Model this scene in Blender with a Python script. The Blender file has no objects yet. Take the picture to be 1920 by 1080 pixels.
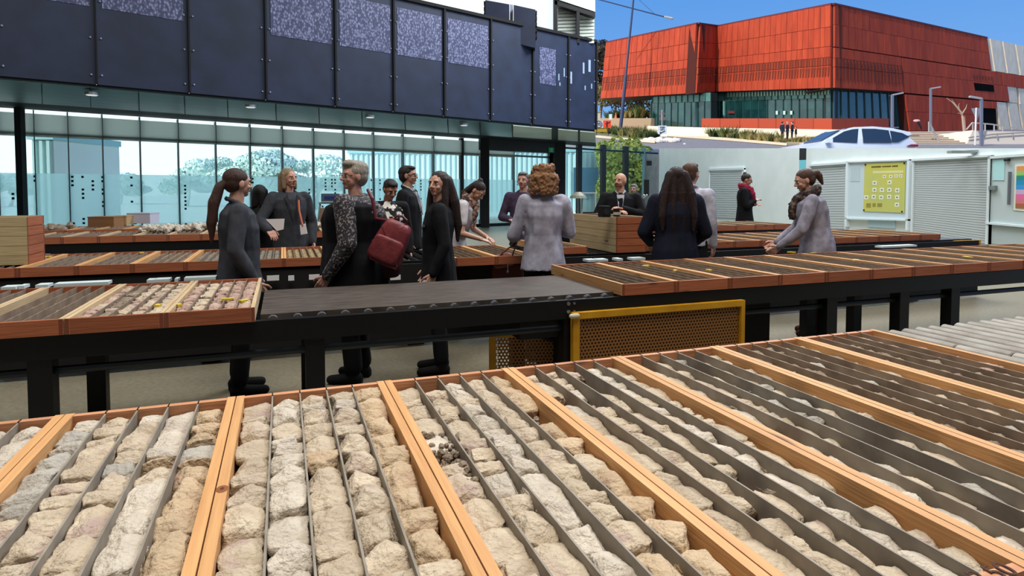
import bpy, math, random
from mathutils import Vector, Matrix, noise
sc = bpy.context.scene
col = sc.collection
rnd = random.Random(11)
PI = math.pi
# ------------------------------------------------------------------ camera, sky, sun, lamps, exposure
F_PX, TH, EYE = 1163.0, math.radians(2.4), 1.5
CY = 357 + F_PX * math.tan(TH)
cd = bpy.data.cameras.new('camera'); cam = bpy.data.objects.new('camera', cd); col.objects.link(cam)
cam.location = (0, 0, EYE); cam.rotation_euler = (PI / 2 - TH, 0, 0)
cd.sensor_width = 36; cd.lens = F_PX / 1920 * 36; cd.shift_y = -(540 - CY) / 1920
cd.clip_start = .05; cd.clip_end = 2000
sc.camera = cam
sc.view_settings.view_transform = 'Standard'; sc.view_settings.look = 'None'
sc.view_settings.gamma = 1; sc.view_settings.use_curve_mapping = False
sc.view_settings.exposure = 0.0
sc.cycles.use_denoising = True
sc.cycles.max_bounces = 7; sc.cycles.diffuse_bounces = 3; sc.cycles.transparent_max_bounces = 12
sc.cycles.caustics_reflective = False; sc.cycles.caustics_refractive = False
sc.cycles.sample_clamp_indirect = 4

def lin(c):
    return tuple(((x / 255) / 12.92 if x / 255 <= .04045 else ((x / 255 + .055) / 1.055) ** 2.4) for x in c[:3]) + (1,)

w = bpy.data.worlds.new('sky'); sc.world = w; w.use_nodes = True
nt = w.node_tree; nt.nodes.clear()
def N(nt, t, **k):
    n = nt.nodes.new(t)
    for a, b in k.items(): setattr(n, a, b)
    return n
out = N(nt, 'ShaderNodeOutputWorld'); bg = N(nt, 'ShaderNodeBackground')
tc = N(nt, 'ShaderNodeTexCoord'); sp = N(nt, 'ShaderNodeSeparateXYZ')
nt.links.new(tc.outputs['Generated'], sp.inputs[0])
rmp = N(nt, 'ShaderNodeValToRGB')                       # clear sky: pale at the horizon, blue above
rmp.color_ramp.elements[0].position = 0; rmp.color_ramp.elements[0].color = lin((196, 222, 248))
rmp.color_ramp.elements[1].position = .9; rmp.color_ramp.elements[1].color = lin((60, 110, 190))
e = rmp.color_ramp.elements.new(.13); e.color = lin((122, 176, 240))
e = rmp.color_ramp.elements.new(.30); e.color = lin((92, 156, 232))
nt.links.new(sp.outputs['Z'], rmp.inputs[0])
# broad bank of white cloud over the western half of the sky, breaking up towards the east
dv = N(nt, 'ShaderNodeVectorMath', operation='DOT_PRODUCT'); dv.inputs[1].default_value = (-0.985, 0.17, 0.0)
nt.links.new(tc.outputs['Generated'], dv.inputs[0])
nz = N(nt, 'ShaderNodeTexNoise'); nz.inputs['Scale'].default_value = 3.5; nz.inputs['Detail'].default_value = 5
nt.links.new(tc.outputs['Generated'], nz.inputs['Vector'])
ad = N(nt, 'ShaderNodeMath', operation='MULTIPLY_ADD'); ad.inputs[1].default_value = .12; nt.links.new(nz.outputs[0], ad.inputs[0])
nt.links.new(dv.outputs['Value'], ad.inputs[2])
mr = N(nt, 'ShaderNodeMapRange'); mr.inputs[1].default_value = .105; mr.inputs[2].default_value = .19
nt.links.new(ad.outputs[0], mr.inputs[0])
mx = N(nt, 'ShaderNodeMix', data_type='RGBA'); nt.links.new(mr.outputs[0], mx.inputs[0]); nt.links.new(rmp.outputs[0], mx.inputs[6])
mx.inputs[7].default_value = (1.24, 1.33, 1.38, 1)
nt.links.new(mx.outputs[2], bg.inputs[0]); bg.inputs[1].default_value = 1.0; nt.links.new(bg.outputs[0], out.inputs[0])

sd = bpy.data.lights.new('sun', 'SUN'); so = bpy.data.objects.new('sun', sd); col.objects.link(so)
so.location = (0, 0, 60); sd.energy = 3.6; sd.angle = math.radians(.6); sd.color = (1, .95, .87)
so.rotation_euler = (-Vector((-.60, -.52, .60))).to_track_quat('-Z', 'Y').to_euler()
def area(name, loc, size, e, rot=(0, 0, 0), color=(1, .97, .92)):
    l = bpy.data.lights.new(name, 'AREA'); l.shape = 'RECTANGLE'; l.size, l.size_y = size; l.energy = e; l.color = color
    o = bpy.data.objects.new(name, l); o.location = loc; o.rotation_euler = rot; col.objects.link(o); return o
area('hall_fill', (0.2, 0.2, 12.2), (8, 5), 1500, (0, 0, 0), (1, .95, .86))  # unseen fill lamps added below the closed ceiling to light the hall
area('hall_fill', (5.5, 9.0, 12.2), (8, 5), 1050, (0, 0, 0), (.93, .97, 1))
area('hall_fill', (-4.5, 6.5, 12.2), (6, 3), 260, (0, 0, 0), (.85, .92, 1))
area('hall_fill', (6.5, 17.0, 12.2), (8, 6), 2700, (0, 0, 0), (.93, .98, 1))

# ------------------------------------------------------------------ pixel helpers (used only to read positions off the photograph)
def ray(px, py):
    a = (px - 960) / F_PX; b = (py - CY) / F_PX
    return a, math.cos(TH) - b * math.sin(TH), -math.sin(TH) - b * math.cos(TH)
def onz(px, py, z):
    a, y, c = ray(px, py); k = (z - EYE) / c; return Vector((a * k, y * k, z))
def at(px, py, D):
    a, y, c = ray(px, py); k = D / y; return Vector((a * k, D, EYE + c * k))
def proj(p):
    d = p[2] - EYE; Z = p[1] * math.cos(TH) - d * math.sin(TH); Y = p[1] * math.sin(TH) + d * math.cos(TH)
    return (960 + F_PX * p[0] / Z, CY - F_PX * Y / Z, Z)
GS = .1158
def G(D): return 2.1 + GS * (D - 23)
def ong(px, py):
    a, y, c = ray(px, py); k = (2.1 - 23 * GS - EYE) / (c - GS * y); return Vector((a * k, y * k, EYE + c * k))
TA = math.radians(20.3); CA, SA = math.cos(TA), math.sin(TA)
def ST(s, t, z=0): return Vector((s * CA - t * SA, s * SA + t * CA, z))   # table frame to world

# ------------------------------------------------------------------ materials
MATS = {}
def mat(name, c, rough=.6, metal=0, c2=None, sc_=8, stretch=(1, 1, 1), bump=0, bsc=40, rand=0, emit=0, spec=.4, detail=4, thr=None):
    if name in MATS: return MATS[name]
    m = bpy.data.materials.new(name); m.use_nodes = True; nt = m.node_tree; b = nt.nodes['Principled BSDF']
    b.inputs['Roughness'].default_value = rough; b.inputs['Metallic'].default_value = metal
    b.inputs['Specular IOR Level'].default_value = spec
    b.inputs['Base Color'].default_value = lin(c); src = None
    tc = N(nt, 'ShaderNodeTexCoord'); mp = N(nt, 'ShaderNodeMapping'); mp.inputs['Scale'].default_value = stretch
    nt.links.new(tc.outputs['Object'], mp.inputs[0])
    if rand:
        oi = N(nt, 'ShaderNodeObjectInfo'); vm = N(nt, 'ShaderNodeVectorMath', operation='SCALE'); vm.inputs['Scale'].default_value = 37
        cx = N(nt, 'ShaderNodeCombineXYZ'); nt.links.new(oi.outputs['Random'], cx.inputs[0]); nt.links.new(oi.outputs['Random'], cx.inputs[1])
        nt.links.new(cx.outputs[0], vm.inputs[0]); nt.links.new(vm.outputs[0], mp.inputs['Location'])
    if c2 is not None:
        n = N(nt, 'ShaderNodeTexNoise'); n.inputs['Scale'].default_value = sc_; n.inputs['Detail'].default_value = detail
        nt.links.new(mp.outputs[0], n.inputs['Vector'])
        r = N(nt, 'ShaderNodeMapRange'); a, bb = thr or (.35, .65); r.inputs[1].default_value = a; r.inputs[2].default_value = bb
        nt.links.new(n.outputs[0], r.inputs[0])
        x = N(nt, 'ShaderNodeMix', data_type='RGBA'); nt.links.new(r.outputs[0], x.inputs[0])
        x.inputs[6].default_value = lin(c); x.inputs[7].default_value = lin(c2); src = x.outputs[2]
        nt.links.new(src, b.inputs['Base Color'])
    if rand:
        h = N(nt, 'ShaderNodeHueSaturation')
        r = N(nt, 'ShaderNodeMapRange'); r.inputs[3].default_value = 1 - rand; r.inputs[4].default_value = 1 + rand
        nt.links.new(oi.outputs['Random'], r.inputs[0]); nt.links.new(r.outputs[0], h.inputs['Value'])
        if src: nt.links.new(src, h.inputs['Color'])
        else: h.inputs['Color'].default_value = lin(c)
        nt.links.new(h.outputs[0], b.inputs['Base Color'])
    if bump:
        n = N(nt, 'ShaderNodeTexNoise'); n.inputs['Scale'].default_value = bsc; n.inputs['Detail'].default_value = 3
        nt.links.new(mp.outputs[0], n.inputs['Vector']); bm = N(nt, 'ShaderNodeBump'); bm.inputs['Strength'].default_value = bump
        bm.inputs['Distance'].default_value = .02; nt.links.new(n.outputs[0], bm.inputs['Height']); nt.links.new(bm.outputs[0], b.inputs['Normal'])
    if emit:
        b.inputs['Emission Color'].default_value = lin(c); b.inputs['Emission Strength'].default_value = emit
    MATS[name] = m; return m
def glassmat(name, tint, frost=0, gloss=.08, frost_col=None):
    if name in MATS: return MATS[name]
    m = bpy.data.materials.new(name); m.use_nodes = True; nt = m.node_tree; nt.nodes.clear()
    o = N(nt, 'ShaderNodeOutputMaterial'); t = N(nt, 'ShaderNodeBsdfTransparent'); t.inputs[0].default_value = lin(tint)
    g = N(nt, 'ShaderNodeBsdfGlossy'); g.inputs['Roughness'].default_value = .03; mxs = N(nt, 'ShaderNodeMixShader'); mxs.inputs[0].default_value = gloss
    a = t.outputs[0]
    if frost:
        d = N(nt, 'ShaderNodeBsdfTranslucent'); d.inputs[0].default_value = lin(frost_col); m2 = N(nt, 'ShaderNodeMixShader'); m2.inputs[0].default_value = frost
        nt.links.new(t.outputs[0], m2.inputs[1]); nt.links.new(d.outputs[0], m2.inputs[2]); a = m2.outputs[0]
    nt.links.new(a, mxs.inputs[1]); nt.links.new(g.outputs[0], mxs.inputs[2]); nt.links.new(mxs.outputs[0], o.inputs[0])
    MATS[name] = m; return m
def woodmat(name, c, c2, rand=.12, axis='y', knots=True):
    if name in MATS: return MATS[name]
    st = {'x': (1.2, 22, 22), 'y': (22, 1.2, 22)}[axis]
    m = mat(name, c, .62, 0, c2, 3.2, st, .12, 6, rand, detail=6, thr=(.25, .78))
    nt = m.node_tree; b = nt.nodes['Principled BSDF']
    if knots:
        tc = [n for n in nt.nodes if n.type == 'TEX_COORD'][0]; mp = N(nt, 'ShaderNodeMapping'); mp.inputs['Scale'].default_value = {'x': (2.2, 7, 7), 'y': (7, 2.2, 7)}[axis]
        oi = [n for n in nt.nodes if n.type == 'VECT_MATH'][0]; nt.links.new(oi.outputs[0], mp.inputs['Location']); nt.links.new(tc.outputs['Object'], mp.inputs[0])
        v = N(nt, 'ShaderNodeTexVoronoi'); v.inputs['Scale'].default_value = 1; nt.links.new(mp.outputs[0], v.inputs['Vector'])
        r = N(nt, 'ShaderNodeMapRange'); r.inputs[1].default_value = .05; r.inputs[2].default_value = .13; r.inputs[3].default_value = .85; r.inputs[4].default_value = 0
        nt.links.new(v.outputs['Distance'], r.inputs[0]); x = N(nt, 'ShaderNodeMix', data_type='RGBA'); nt.links.new(r.outputs[0], x.inputs[0])
        s = b.inputs['Base Color'].links[0].from_socket; nt.links.new(s, x.inputs[6]); x.inputs[7].default_value = lin((96, 50, 26)); nt.links.new(x.outputs[2], b.inputs['Base Color'])
    return m

# ------------------------------------------------------------------ mesh helpers
class MB:
    def __init__(s): s.v = []; s.f = []; s.m = []
    def add(s, vs, fs, m=0):
        o = len(s.v); s.v += [tuple(v) for v in vs]; s.f += [tuple(i + o for i in f) for f in fs]; s.m += [m] * len(fs)
    def hexa(s, p, m=0):   # p: 4 bottom, 4 top
        s.add(p, [(3, 2, 1, 0), (4, 5, 6, 7), (0, 1, 5, 4), (1, 2, 6, 5), (2, 3, 7, 6), (3, 0, 4, 7)], m)
    def box(s, c, d, m=0, M=None):
        x, y, z = d[0] / 2, d[1] / 2, d[2] / 2
        p = [Vector((a * x, b * y, e * z)) for e in (-1, 1) for a, b in ((-1, -1), (1, -1), (1, 1), (-1, 1))]
        if M is not None: p = [M @ q for q in p]
        s.hexa([q + Vector(c) for q in p], m)
    def bx(s, x0, x1, y0, y1, z0, z1, m=0): s.box(((x0 + x1) / 2, (y0 + y1) / 2, (z0 + z1) / 2), (x1 - x0, y1 - y0, z1 - z0), m)
    def bar(s, a, b, wd, h, m=0):   # rectangular bar from a to b
        a, b = Vector(a), Vector(b); d = (b - a).normalized(); u = Vector((0, 0, 1)) if abs(d.z) < .9 else Vector((0, 1, 0))
        x = d.cross(u).normalized() * wd / 2; z = x.cross(d).normalized() * h / 2
        s.hexa([a - x - z, a + x - z, b + x - z, b - x - z, a - x + z, a + x + z, b + x + z, b - x + z], m)
    def ring(s, pts, rs, n=10, m=0, cap=True):   # tube through points with radii
        pts = [Vector(p) for p in pts]; vs = []; d0 = (pts[-1] - pts[0]).normalized() if (pts[-1] - pts[0]).length > 1e-6 else Vector((0, 0, 1))
        for i, p in enumerate(pts):
            d = (pts[min(i + 1, len(pts) - 1)] - pts[max(i - 1, 0)])
            d = d.normalized() if d.length > 1e-7 else d0
            u = Vector((0, 0, 1)) if abs(d.z) < .95 else Vector((0, 1, 0)); x = d.cross(u).normalized(); y = d.cross(x)
            for k in range(n):
                t = 2 * PI * k / n; vs.append(p + (x * math.cos(t) + y * math.sin(t)) * rs[i])
        fs = [(i * n + k, i * n + (k + 1) % n, (i + 1) * n + (k + 1) % n, (i + 1) * n + k) for i in range(len(pts) - 1) for k in range(n)]
        if cap: fs += [tuple(range(n))[::-1], tuple((len(pts) - 1) * n + k for k in range(n))]
        s.add(vs, fs, m)
    def tube(s, a, b, r, r2=None, n=10, m=0): s.ring([a, b], [r, r if r2 is None else r2], n, m)
    def cap(s, a, b, r0, r1=None, n=12, m=0, T=None):   # round-ended limb
        a, b = Vector(a), Vector(b)
        if T is not None: a, b = T @ a, T @ b
        r1 = r0 if r1 is None else r1; d = (b - a); d = d.normalized() if d.length > 1e-6 else Vector((0, 0, 1))
        ps, rs = [], []
        for t in (-89, -60, -30, 0): q = math.radians(t); ps.append(a + d * r0 * math.sin(q)); rs.append(r0 * math.cos(q))
        for t in (0, 30, 60, 89): q = math.radians(t); ps.append(b + d * r1 * math.sin(q)); rs.append(r1 * math.cos(q))
        u = Vector((0, 0, 1)) if abs(d.z) < .95 else Vector((0, 1, 0)); x = d.cross(u).normalized(); y = d.cross(x); vs = []
        for p, r in zip(ps, rs):
            for k in range(n): t = 2 * PI * k / n; vs.append(p + (x * math.cos(t) + y * math.sin(t)) * r)
        fs = [(i * n + k, i * n + (k + 1) % n, (i + 1) * n + (k + 1) % n, (i + 1) * n + k) for i in range(7) for k in range(n)]
        fs += [tuple(range(n))[::-1], tuple(7 * n + k for k in range(n))]; s.add(vs, fs, m)
    def ell(s, c, r, m=0, T=None, nu=14, nv=9):
        vs = []
        for i in range(1, nv):
            p = PI * i / nv
            for k in range(nu): t = 2 * PI * k / nu; vs.append(Vector((c[0] + r[0] * math.sin(p) * math.cos(t), c[1] + r[1] * math.sin(p) * math.sin(t), c[2] + r[2] * math.cos(p))))
        top = len(vs); vs += [Vector((c[0], c[1], c[2] + r[2])), Vector((c[0], c[1], c[2] - r[2]))]
        if T is not None: vs = [T @ v for v in vs]
        fs = [(i * nu + k, (i + 1) * nu + k, (i + 1) * nu + (k + 1) % nu, i * nu + (k + 1) % nu) for i in range(nv - 2) for k in range(nu)]
        fs += [(top, k, (k + 1) % nu) for k in range(nu)] + [(top + 1, (nv - 2) * nu + (k + 1) % nu, (nv - 2) * nu + k) for k in range(nu)]
        s.add(vs, fs, m)
    def frus(s, sections, n=20, m=0, T=None):   # stacked ellipses (x,y,z,rx,ry)
        vs = []
        for x, y, z, rx, ry in sections:
            for k in range(n): t = 2 * PI * k / n; vs.append(Vector((x + rx * math.cos(t), y + ry * math.sin(t), z)))
        if T is not None: vs = [T @ v for v in vs]
        L = len(sections); fs = [(i * n + k, i * n + (k + 1) % n, (i + 1) * n + (k + 1) % n, (i + 1) * n + k) for i in range(L - 1) for k in range(n)]
        fs += [tuple(range(n))[::-1], tuple((L - 1) * n + k for k in range(n))]; s.add(vs, fs, m)
    def prism(s, poly, d, m=0):   # poly: 3d points, d: extrusion vector
        poly = [Vector(p) for p in poly]; n = len(poly); d = Vector(d)
        s.add(poly + [p + d for p in poly], [tuple(range(n))[::-1], tuple(range(n, 2 * n))] + [(i, (i + 1) % n, n + (i + 1) % n, n + i) for i in range(n)], m)
    def mesh(s, name, mats, smooth=False):
        me = bpy.data.meshes.new(name); me.from_pydata(s.v, [], s.f)
        for m in (mats if isinstance(mats, (list, tuple)) else [mats]): me.materials.append(m)
        me.polygons.foreach_set('material_index', s.m)
        if smooth: me.polygons.foreach_set('use_smooth', [True] * len(s.f))
        me.update(); return me
    def build(s, name, mats, parent=None, smooth=False, **k):
        return obj(name, s.mesh(name, mats, smooth), parent, **k)
def obj(name, me, parent=None, label=None, cat=None, group=None, kind=None, loc=None, rz=None):
    o = bpy.data.objects.new(name, me); col.objects.link(o)
    if parent is not None: o.parent = parent
    if loc is not None: o.location = loc
    if rz is not None: o.rotation_euler = (0, 0, rz)
    return tag(o, label, cat, group, kind)
def tag(o, label=None, cat=None, group=None, kind=None):
    if label: o['label'] = label
    if cat: o['category'] = cat
    if group: o['group'] = group
    if kind: o['kind'] = kind
    return o
def thing(name, label, cat, loc=(0, 0, 0), rz=0, group=None):
    return obj(name, None, None, label, cat, group, None, loc, rz)
def dup(o, loc=None, rz=None, label=None, group=None):
    def cp(a, par):
        c = a.copy(); col.objects.link(c); c.parent = par
        for ch in a.children: cp(ch, c)
        return c
    r = cp(o, None)
    if loc is not None: r.location = loc
    if rz is not None: r.rotation_euler = (0, 0, rz)
    if label: r['label'] = label
    if group: r['group'] = group
    return r
ORD = ['first', 'second', 'third', 'fourth', 'fifth', 'sixth', 'seventh', 'eighth', 'ninth', 'tenth', 'eleventh', 'twelfth', 'thirteenth', 'fourteenth', 'fifteenth', 'sixteenth', 'seventeenth', 'eighteenth', 'nineteenth', 'twentieth', 'twenty-first', 'twenty-second', 'twenty-third', 'twenty-fourth', 'twenty-fifth', 'twenty-sixth', 'twenty-seventh', 'twenty-eighth', 'twenty-ninth', 'thirtieth']

black = mat('black_steel', (17, 18, 21), .45, .3)
matt = mat('black_matt', (12, 12, 14), .8)
steel = mat('brushed_steel', (150, 152, 155), .35, .9)
white = mat('white_paint', (214, 226, 230), .6)
yellow = mat('yellow_steel', (205, 150, 25), .5, 0, (180, 125, 15), 6)
# ------------------------------------------------------------------ the hall
conc = mat('polished_concrete', (142, 134, 114), .38, 0, (116, 108, 90), 28, bump=.03, bsc=90, thr=(.25, .75))
mb = MB(); mb.prism([(-30, -9, -.2), (16, -9, -.2), (13, 12, -.2), (9, 36, -.2), (-4, 34, -.2), (-30, 12, -.2)], (0, 0, .2)); mb.build('floor', conc, kind='structure')
mb = MB(); mb.prism([(-30, -9, 12.3), (16, -9, 12.3), (13, 12, 12.3), (9.6, 34, 12.3), (-4, 34, 12.3), (-30, 12, 12.3)], (0, 0, .3)); mb.build('ceiling', mat('ceiling_dark', (70, 74, 80), .8), kind='structure')
mb = MB(); mb.bx(-30, 16, -9.3, -9, 0, 12.3); mb.build('wall_back', mat('wall_grey', (120, 124, 128), .8), kind='structure')
mb = MB(); mb.bx(-30.3, -30, -9, 12, 0, 12.3); mb.build('wall_left', mat('wall_grey', (120, 124, 128)), kind='structure')
mb = MB(); mb.bx(16, 16.3, -9, 4, 0, 12.3); mb.build('trim_1', mat('wall_grey', (120, 124, 128)), kind='structure')

# right-hand wall: recedes to the left; its top edge is raked
WR0 = Vector((10.8, 14 * 12 / 14, 0))
def DR(px):                       # depth of the right wall at image column px
    a = (px - 960) / F_PX; x0 = (1857 - 960) / F_PX * 12; k = -.086
    t = (x0 - a * 12) / (a - k); return 12 + t
def RW(px, z, off=0):             # point on right wall; off>0 towards the room
    D = DR(px); return Vector(((px - 960) / F_PX * D - off, D, z))
def ztop(px, py): return at(px, py, DR(px)).z
lightwall = mat('wall_white', (222, 232, 233), .7, 0, (214, 225, 226), 1.5)
def rwall(x0, x1, n=8, ytop=278, mat_=lightwall, name='wall_right'):
    mb = MB(); xs = [x0 + (x1 - x0) * i / n for i in range(n + 1)]
    for a, b in zip(xs, xs[1:]):
        za, zb = ztop(a, ytop), ztop(b, ytop)
        mb.hexa([RW(a, 0), RW(b, 0), RW(b, 0, -.35), RW(a, 0, -.35), RW(a, za), RW(b, zb), RW(b, zb, -.35), RW(a, za, -.35)])
    return mb.build(name, mat_, kind='structure')
rwall(1235, 1497); rwall(1510, 1990, name='wall_right')
# sliver of window between the two wall panels, black head above
mb = MB()
mb.hexa([RW(1497, 0), RW(1510, 0), RW(1510, 0, -.1), RW(1497, 0, -.1), RW(1497, ztop(1500, 300)), RW(1510, ztop(1500, 300)), RW(1510, ztop(1500, 300), -.1), RW(1497, ztop(1500, 300), -.1)])
mb.build('window_1', mat('pane_teal', (120, 200, 216), .25), kind='structure')
mb = MB(); a, b = 1497, 1510
mb.hexa([RW(a, ztop(a, 300)), RW(b, ztop(b, 300)), RW(b, ztop(b, 300), -.3), RW(a, ztop(a, 300), -.3), RW(a, ztop(a, 278)), RW(b, ztop(b, 278)), RW(b, ztop(b, 278), -.3), RW(a, ztop(a, 278), -.3)])
mb.build('trim_2', black, kind='structure')
# slightly proud bays right of the gap: shutters, notice boards
def rpanel(mb, x0, x1, y0a, y0b, y1a, y1b, o0, o1, m=0):   # x range, top ya->yb, bottom ya->yb, offsets
    p = [RW(x0, ztop(x0, y1a), o1), RW(x1, ztop(x1, y1b), o1), RW(x1, ztop(x1, y1b), o0), RW(x0, ztop(x0, y1a), o0),
         RW(x0, ztop(x0, y0a), o1), RW(x1, ztop(x1, y0b), o1), RW(x1, ztop(x1, y0b), o0), RW(x0, ztop(x0, y0a), o0)]
    mb.hexa(p, m)
shut = mat('shutter_grey', (190, 198, 200), .5, .1)
def shutter(x0, x1, t0, t1, b0, b1, n, label):
    r = thing('roller_shutter', label, 'shutter', RW(x0, 0))
    for i in range(n):
        f0, f1 = i / n, (i + .86) / n; mb = MB()
        rpanel(mb, x0, x1, t0 + (b0 - t0) * f0, t1 + (b1 - t1) * f0, t0 + (b0 - t0) * f1, t1 + (b1 - t1) * f1, .0, .03)
        mb.v = [tuple(Vector(v) - RW(x0, 0)) for v in mb.v]; mb.build('slat', shut, r)
    mb = MB(); rpanel(mb, x0 - 3, x0, t0 - 3, t0 - 3, b0, b0, 0, .06); rpanel(mb, x1, x1 + 4, t1 - 3, t1 - 3, b1, b1, 0, .06); rpanel(mb, x0 - 3, x1 + 4, t0 - 4, t1 - 4, t0, t1, 0, .08)
    mb.v = [tuple(Vector(v) - RW(x0, 0)) for v in mb.v]; mb.build('guide_frame', white, r)
    mb = MB(); rpanel(mb, x0, x1, t0, t1, b0, b1, -.002, .008); mb.v = [tuple(Vector(v) - RW(x0, 0)) for v in mb.v]; mb.build('backing', mat('shutter_shade', (120, 128, 132)), r)
shutter(1716, 1857, 302, 294, 436, 458, 34, 'wide pale grey roller shutter at the right, between the yellow poster and the door')
shutter(1523, 1588, 312, 307, 428, 430, 26, 'narrow pale grey roller shutter left of the yellow poster board')
shutter(1332, 1393, 320, 318, 408, 410, 22, 'distant pale roller shutter behind the woman in the red scarf')
# poster board
pb = thing('notice_board', 'white framed notice board carrying the yellow geology poster', 'board', RW(1590, 0))
def rbuild(parent, name, m, base, *panels):
    mb = MB()
    for q in panels: rpanel(mb, *q)
    mb.v = [tuple(Vector(v) - base) for v in mb.v]; return mb.build(name, m, parent)
B0 = RW(1590, 0)
rbuild(pb, 'board', mat('board_white', (200, 216, 224), .4), B0, (1593, 1708, 305, 300, 409, 412, 0, .05))
rbuild(pb, 'frame', mat('frame_white', (222, 234, 240), .4), B0, (1591, 1594, 303, 303, 425, 425, 0, .09), (1706, 1710, 299, 299, 432, 432, 0, .09), (1591, 1710, 302, 298, 305, 301, 0, .09), (1591, 1710, 408, 411, 411, 414, 0, .09))
rbuild(pb, 'notice_sheet', mat('sheet', (188, 204, 212)), B0, (1598, 1615, 315, 313, 340, 340, .05, .056))
rbuild(pb, 'lower_panel', mat('panel_pale', (176, 204, 216)), B0, (1630, 1681, 412, 412, 425, 428, 0, .03))
po = thing('poster', 'yellow poster with rows of small white diagrams pinned to the notice board', 'poster', B0)
rbuild(po, 'sheet', mat('poster_yellow', (206, 200, 92), .5, 0, (190, 196, 110), 1.2), B0, (1624, 1701, 306, 304, 396, 399, .056, .064))
rbuild(po, 'heading', mat('print_dark', (92, 84, 20)), B0, (1637, 1655, 312, 311, 314.5, 314, .064, .066), (1657, 1674, 311.5, 310.5, 313.5, 313, .064, .066), (1676, 1687, 310.5, 310, 313, 312.5, .064, .066))
rbuild(po, 'subheading', mat('print_pale', (222, 220, 160)), B0, (1640, 1697, 321, 319.5, 325, 324, .064, .0655))
rbuild(po, 'footer', mat('print_olive', (150, 140, 60)), B0, (1629, 1638, 381, 381, 389, 389, .064, .066), (1641, 1647, 381, 381, 388, 388, .064, .066), (1650, 1659, 381, 381, 388, 388, .064, .066))
for cx, cy in [(1644, 343), (1672, 342), (1644, 356), (1658, 356), (1672, 356), (1687, 357), (1629, 370), (1643, 369), (1657, 370), (1672, 369), (1687, 370), (1687, 384), (1662, 331), (1674, 331), (1684, 330), (1693, 330)]:
    q = 4 if cy > 335 else 3
    rbuild(po, 'diagram', mat('print_white', (226, 230, 210)), B0, (cx - q, cx + q, cy - q, cy - q, cy + q, cy + q, .064, .067))
    rbuild(po, 'symbol', mat('print_grey', (110, 120, 90)), B0, (cx - q * .4, cx + q * .4, cy - q * .3, cy - q * .3, cy + q * .3, cy + q * .3, .067, .068))
for cx, cy in [(1626, 309), (1699, 306), (1625, 394), (1697, 397)]:
    rbuild(po, 'corner_pin', matt, B0, (cx - 1.2, cx + 1.2, cy - 1.5, cy - 1.5, cy + 1.5, cy + 1.5, .064, .072))
# far right door bay with rainbow poster, handle, transom
D0 = RW(1862, 0)
dr = thing('door_1', None, None, D0); tag(dr, kind='structure')
rbuild(dr, 'door_leaf', mat('door_pale', (190, 204, 206), .5), D0, (1861, 1990, 298, 288, 418, 430, 0, .04))
rbuild(dr, 'lower_leaf', mat('door_pale2', (182, 196, 198), .5), D0, (1864, 1990, 422, 434, 456, 476, 0, .03))
rbuild(dr, 'door_frame', white, D0, (1857, 1861, 292, 292, 458, 458, 0, .08), (1857, 1990, 416, 428, 420, 432, 0, .09), (1857, 1990, 293, 283, 298, 288, 0, .08))
rbuild(dr, 'vision_panel', mat('pane_mint', (176, 222, 224), .2), D0, (1864, 1886, 300, 299, 338, 338, .04, .05))
rbuild(dr, 'door_handle', mat('dull_grey', (120, 132, 130), .4), D0, (1862, 1874, 349, 348, 356, 356, .05, .1))
rbuild(dr, 'door_closer', matt, D0, (1889, 1897, 299, 298.5, 302, 302, .05, .1))
rbuild(dr, 'pull_bar', mat('dull_dark', (110, 116, 124), .4), D0, (1898, 1900, 322, 322, 384, 384, .05, .1))
rp = thing('poster', 'rainbow striped chart on the far right door, cut by the frame', 'poster', D0)
for i, c in enumerate([(226, 150, 90), (150, 196, 110), (40, 140, 130), (40, 140, 190), (60, 150, 210), (200, 170, 210), (226, 110, 160), (210, 120, 130), (170, 100, 70)]):
    f0, f1 = i / 9, (i + 1) / 9
    rbuild(rp, 'stripe', mat('chart_%d' % i, c, .5), D0, (1910, 1960, 312 + 78 * f0, 309 + 84 * f0, 312 + 78 * f1, 309 + 84 * f1, .05, .06))
rbuild(rp, 'sheet', mat('print_white', (226, 230, 210)), D0, (1906, 1965, 308, 305, 394, 400, .04, .052))
# wall lamp
mb = MB(); p = RW(1824, ztop(1824, 285), .25); mb.box(p, (.5, .14, .05)); mb.bar(p, RW(1830, ztop(1830, 283), 0), .05, .05)
mb.build('wall_lamp', mat('lamp_grey', (150, 160, 160), .4), label='small grey wall lamp above the wide roller shutter', cat='lamp')
mb = MB(); p = RW(1212, ztop(1212, 305), .0)

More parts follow.
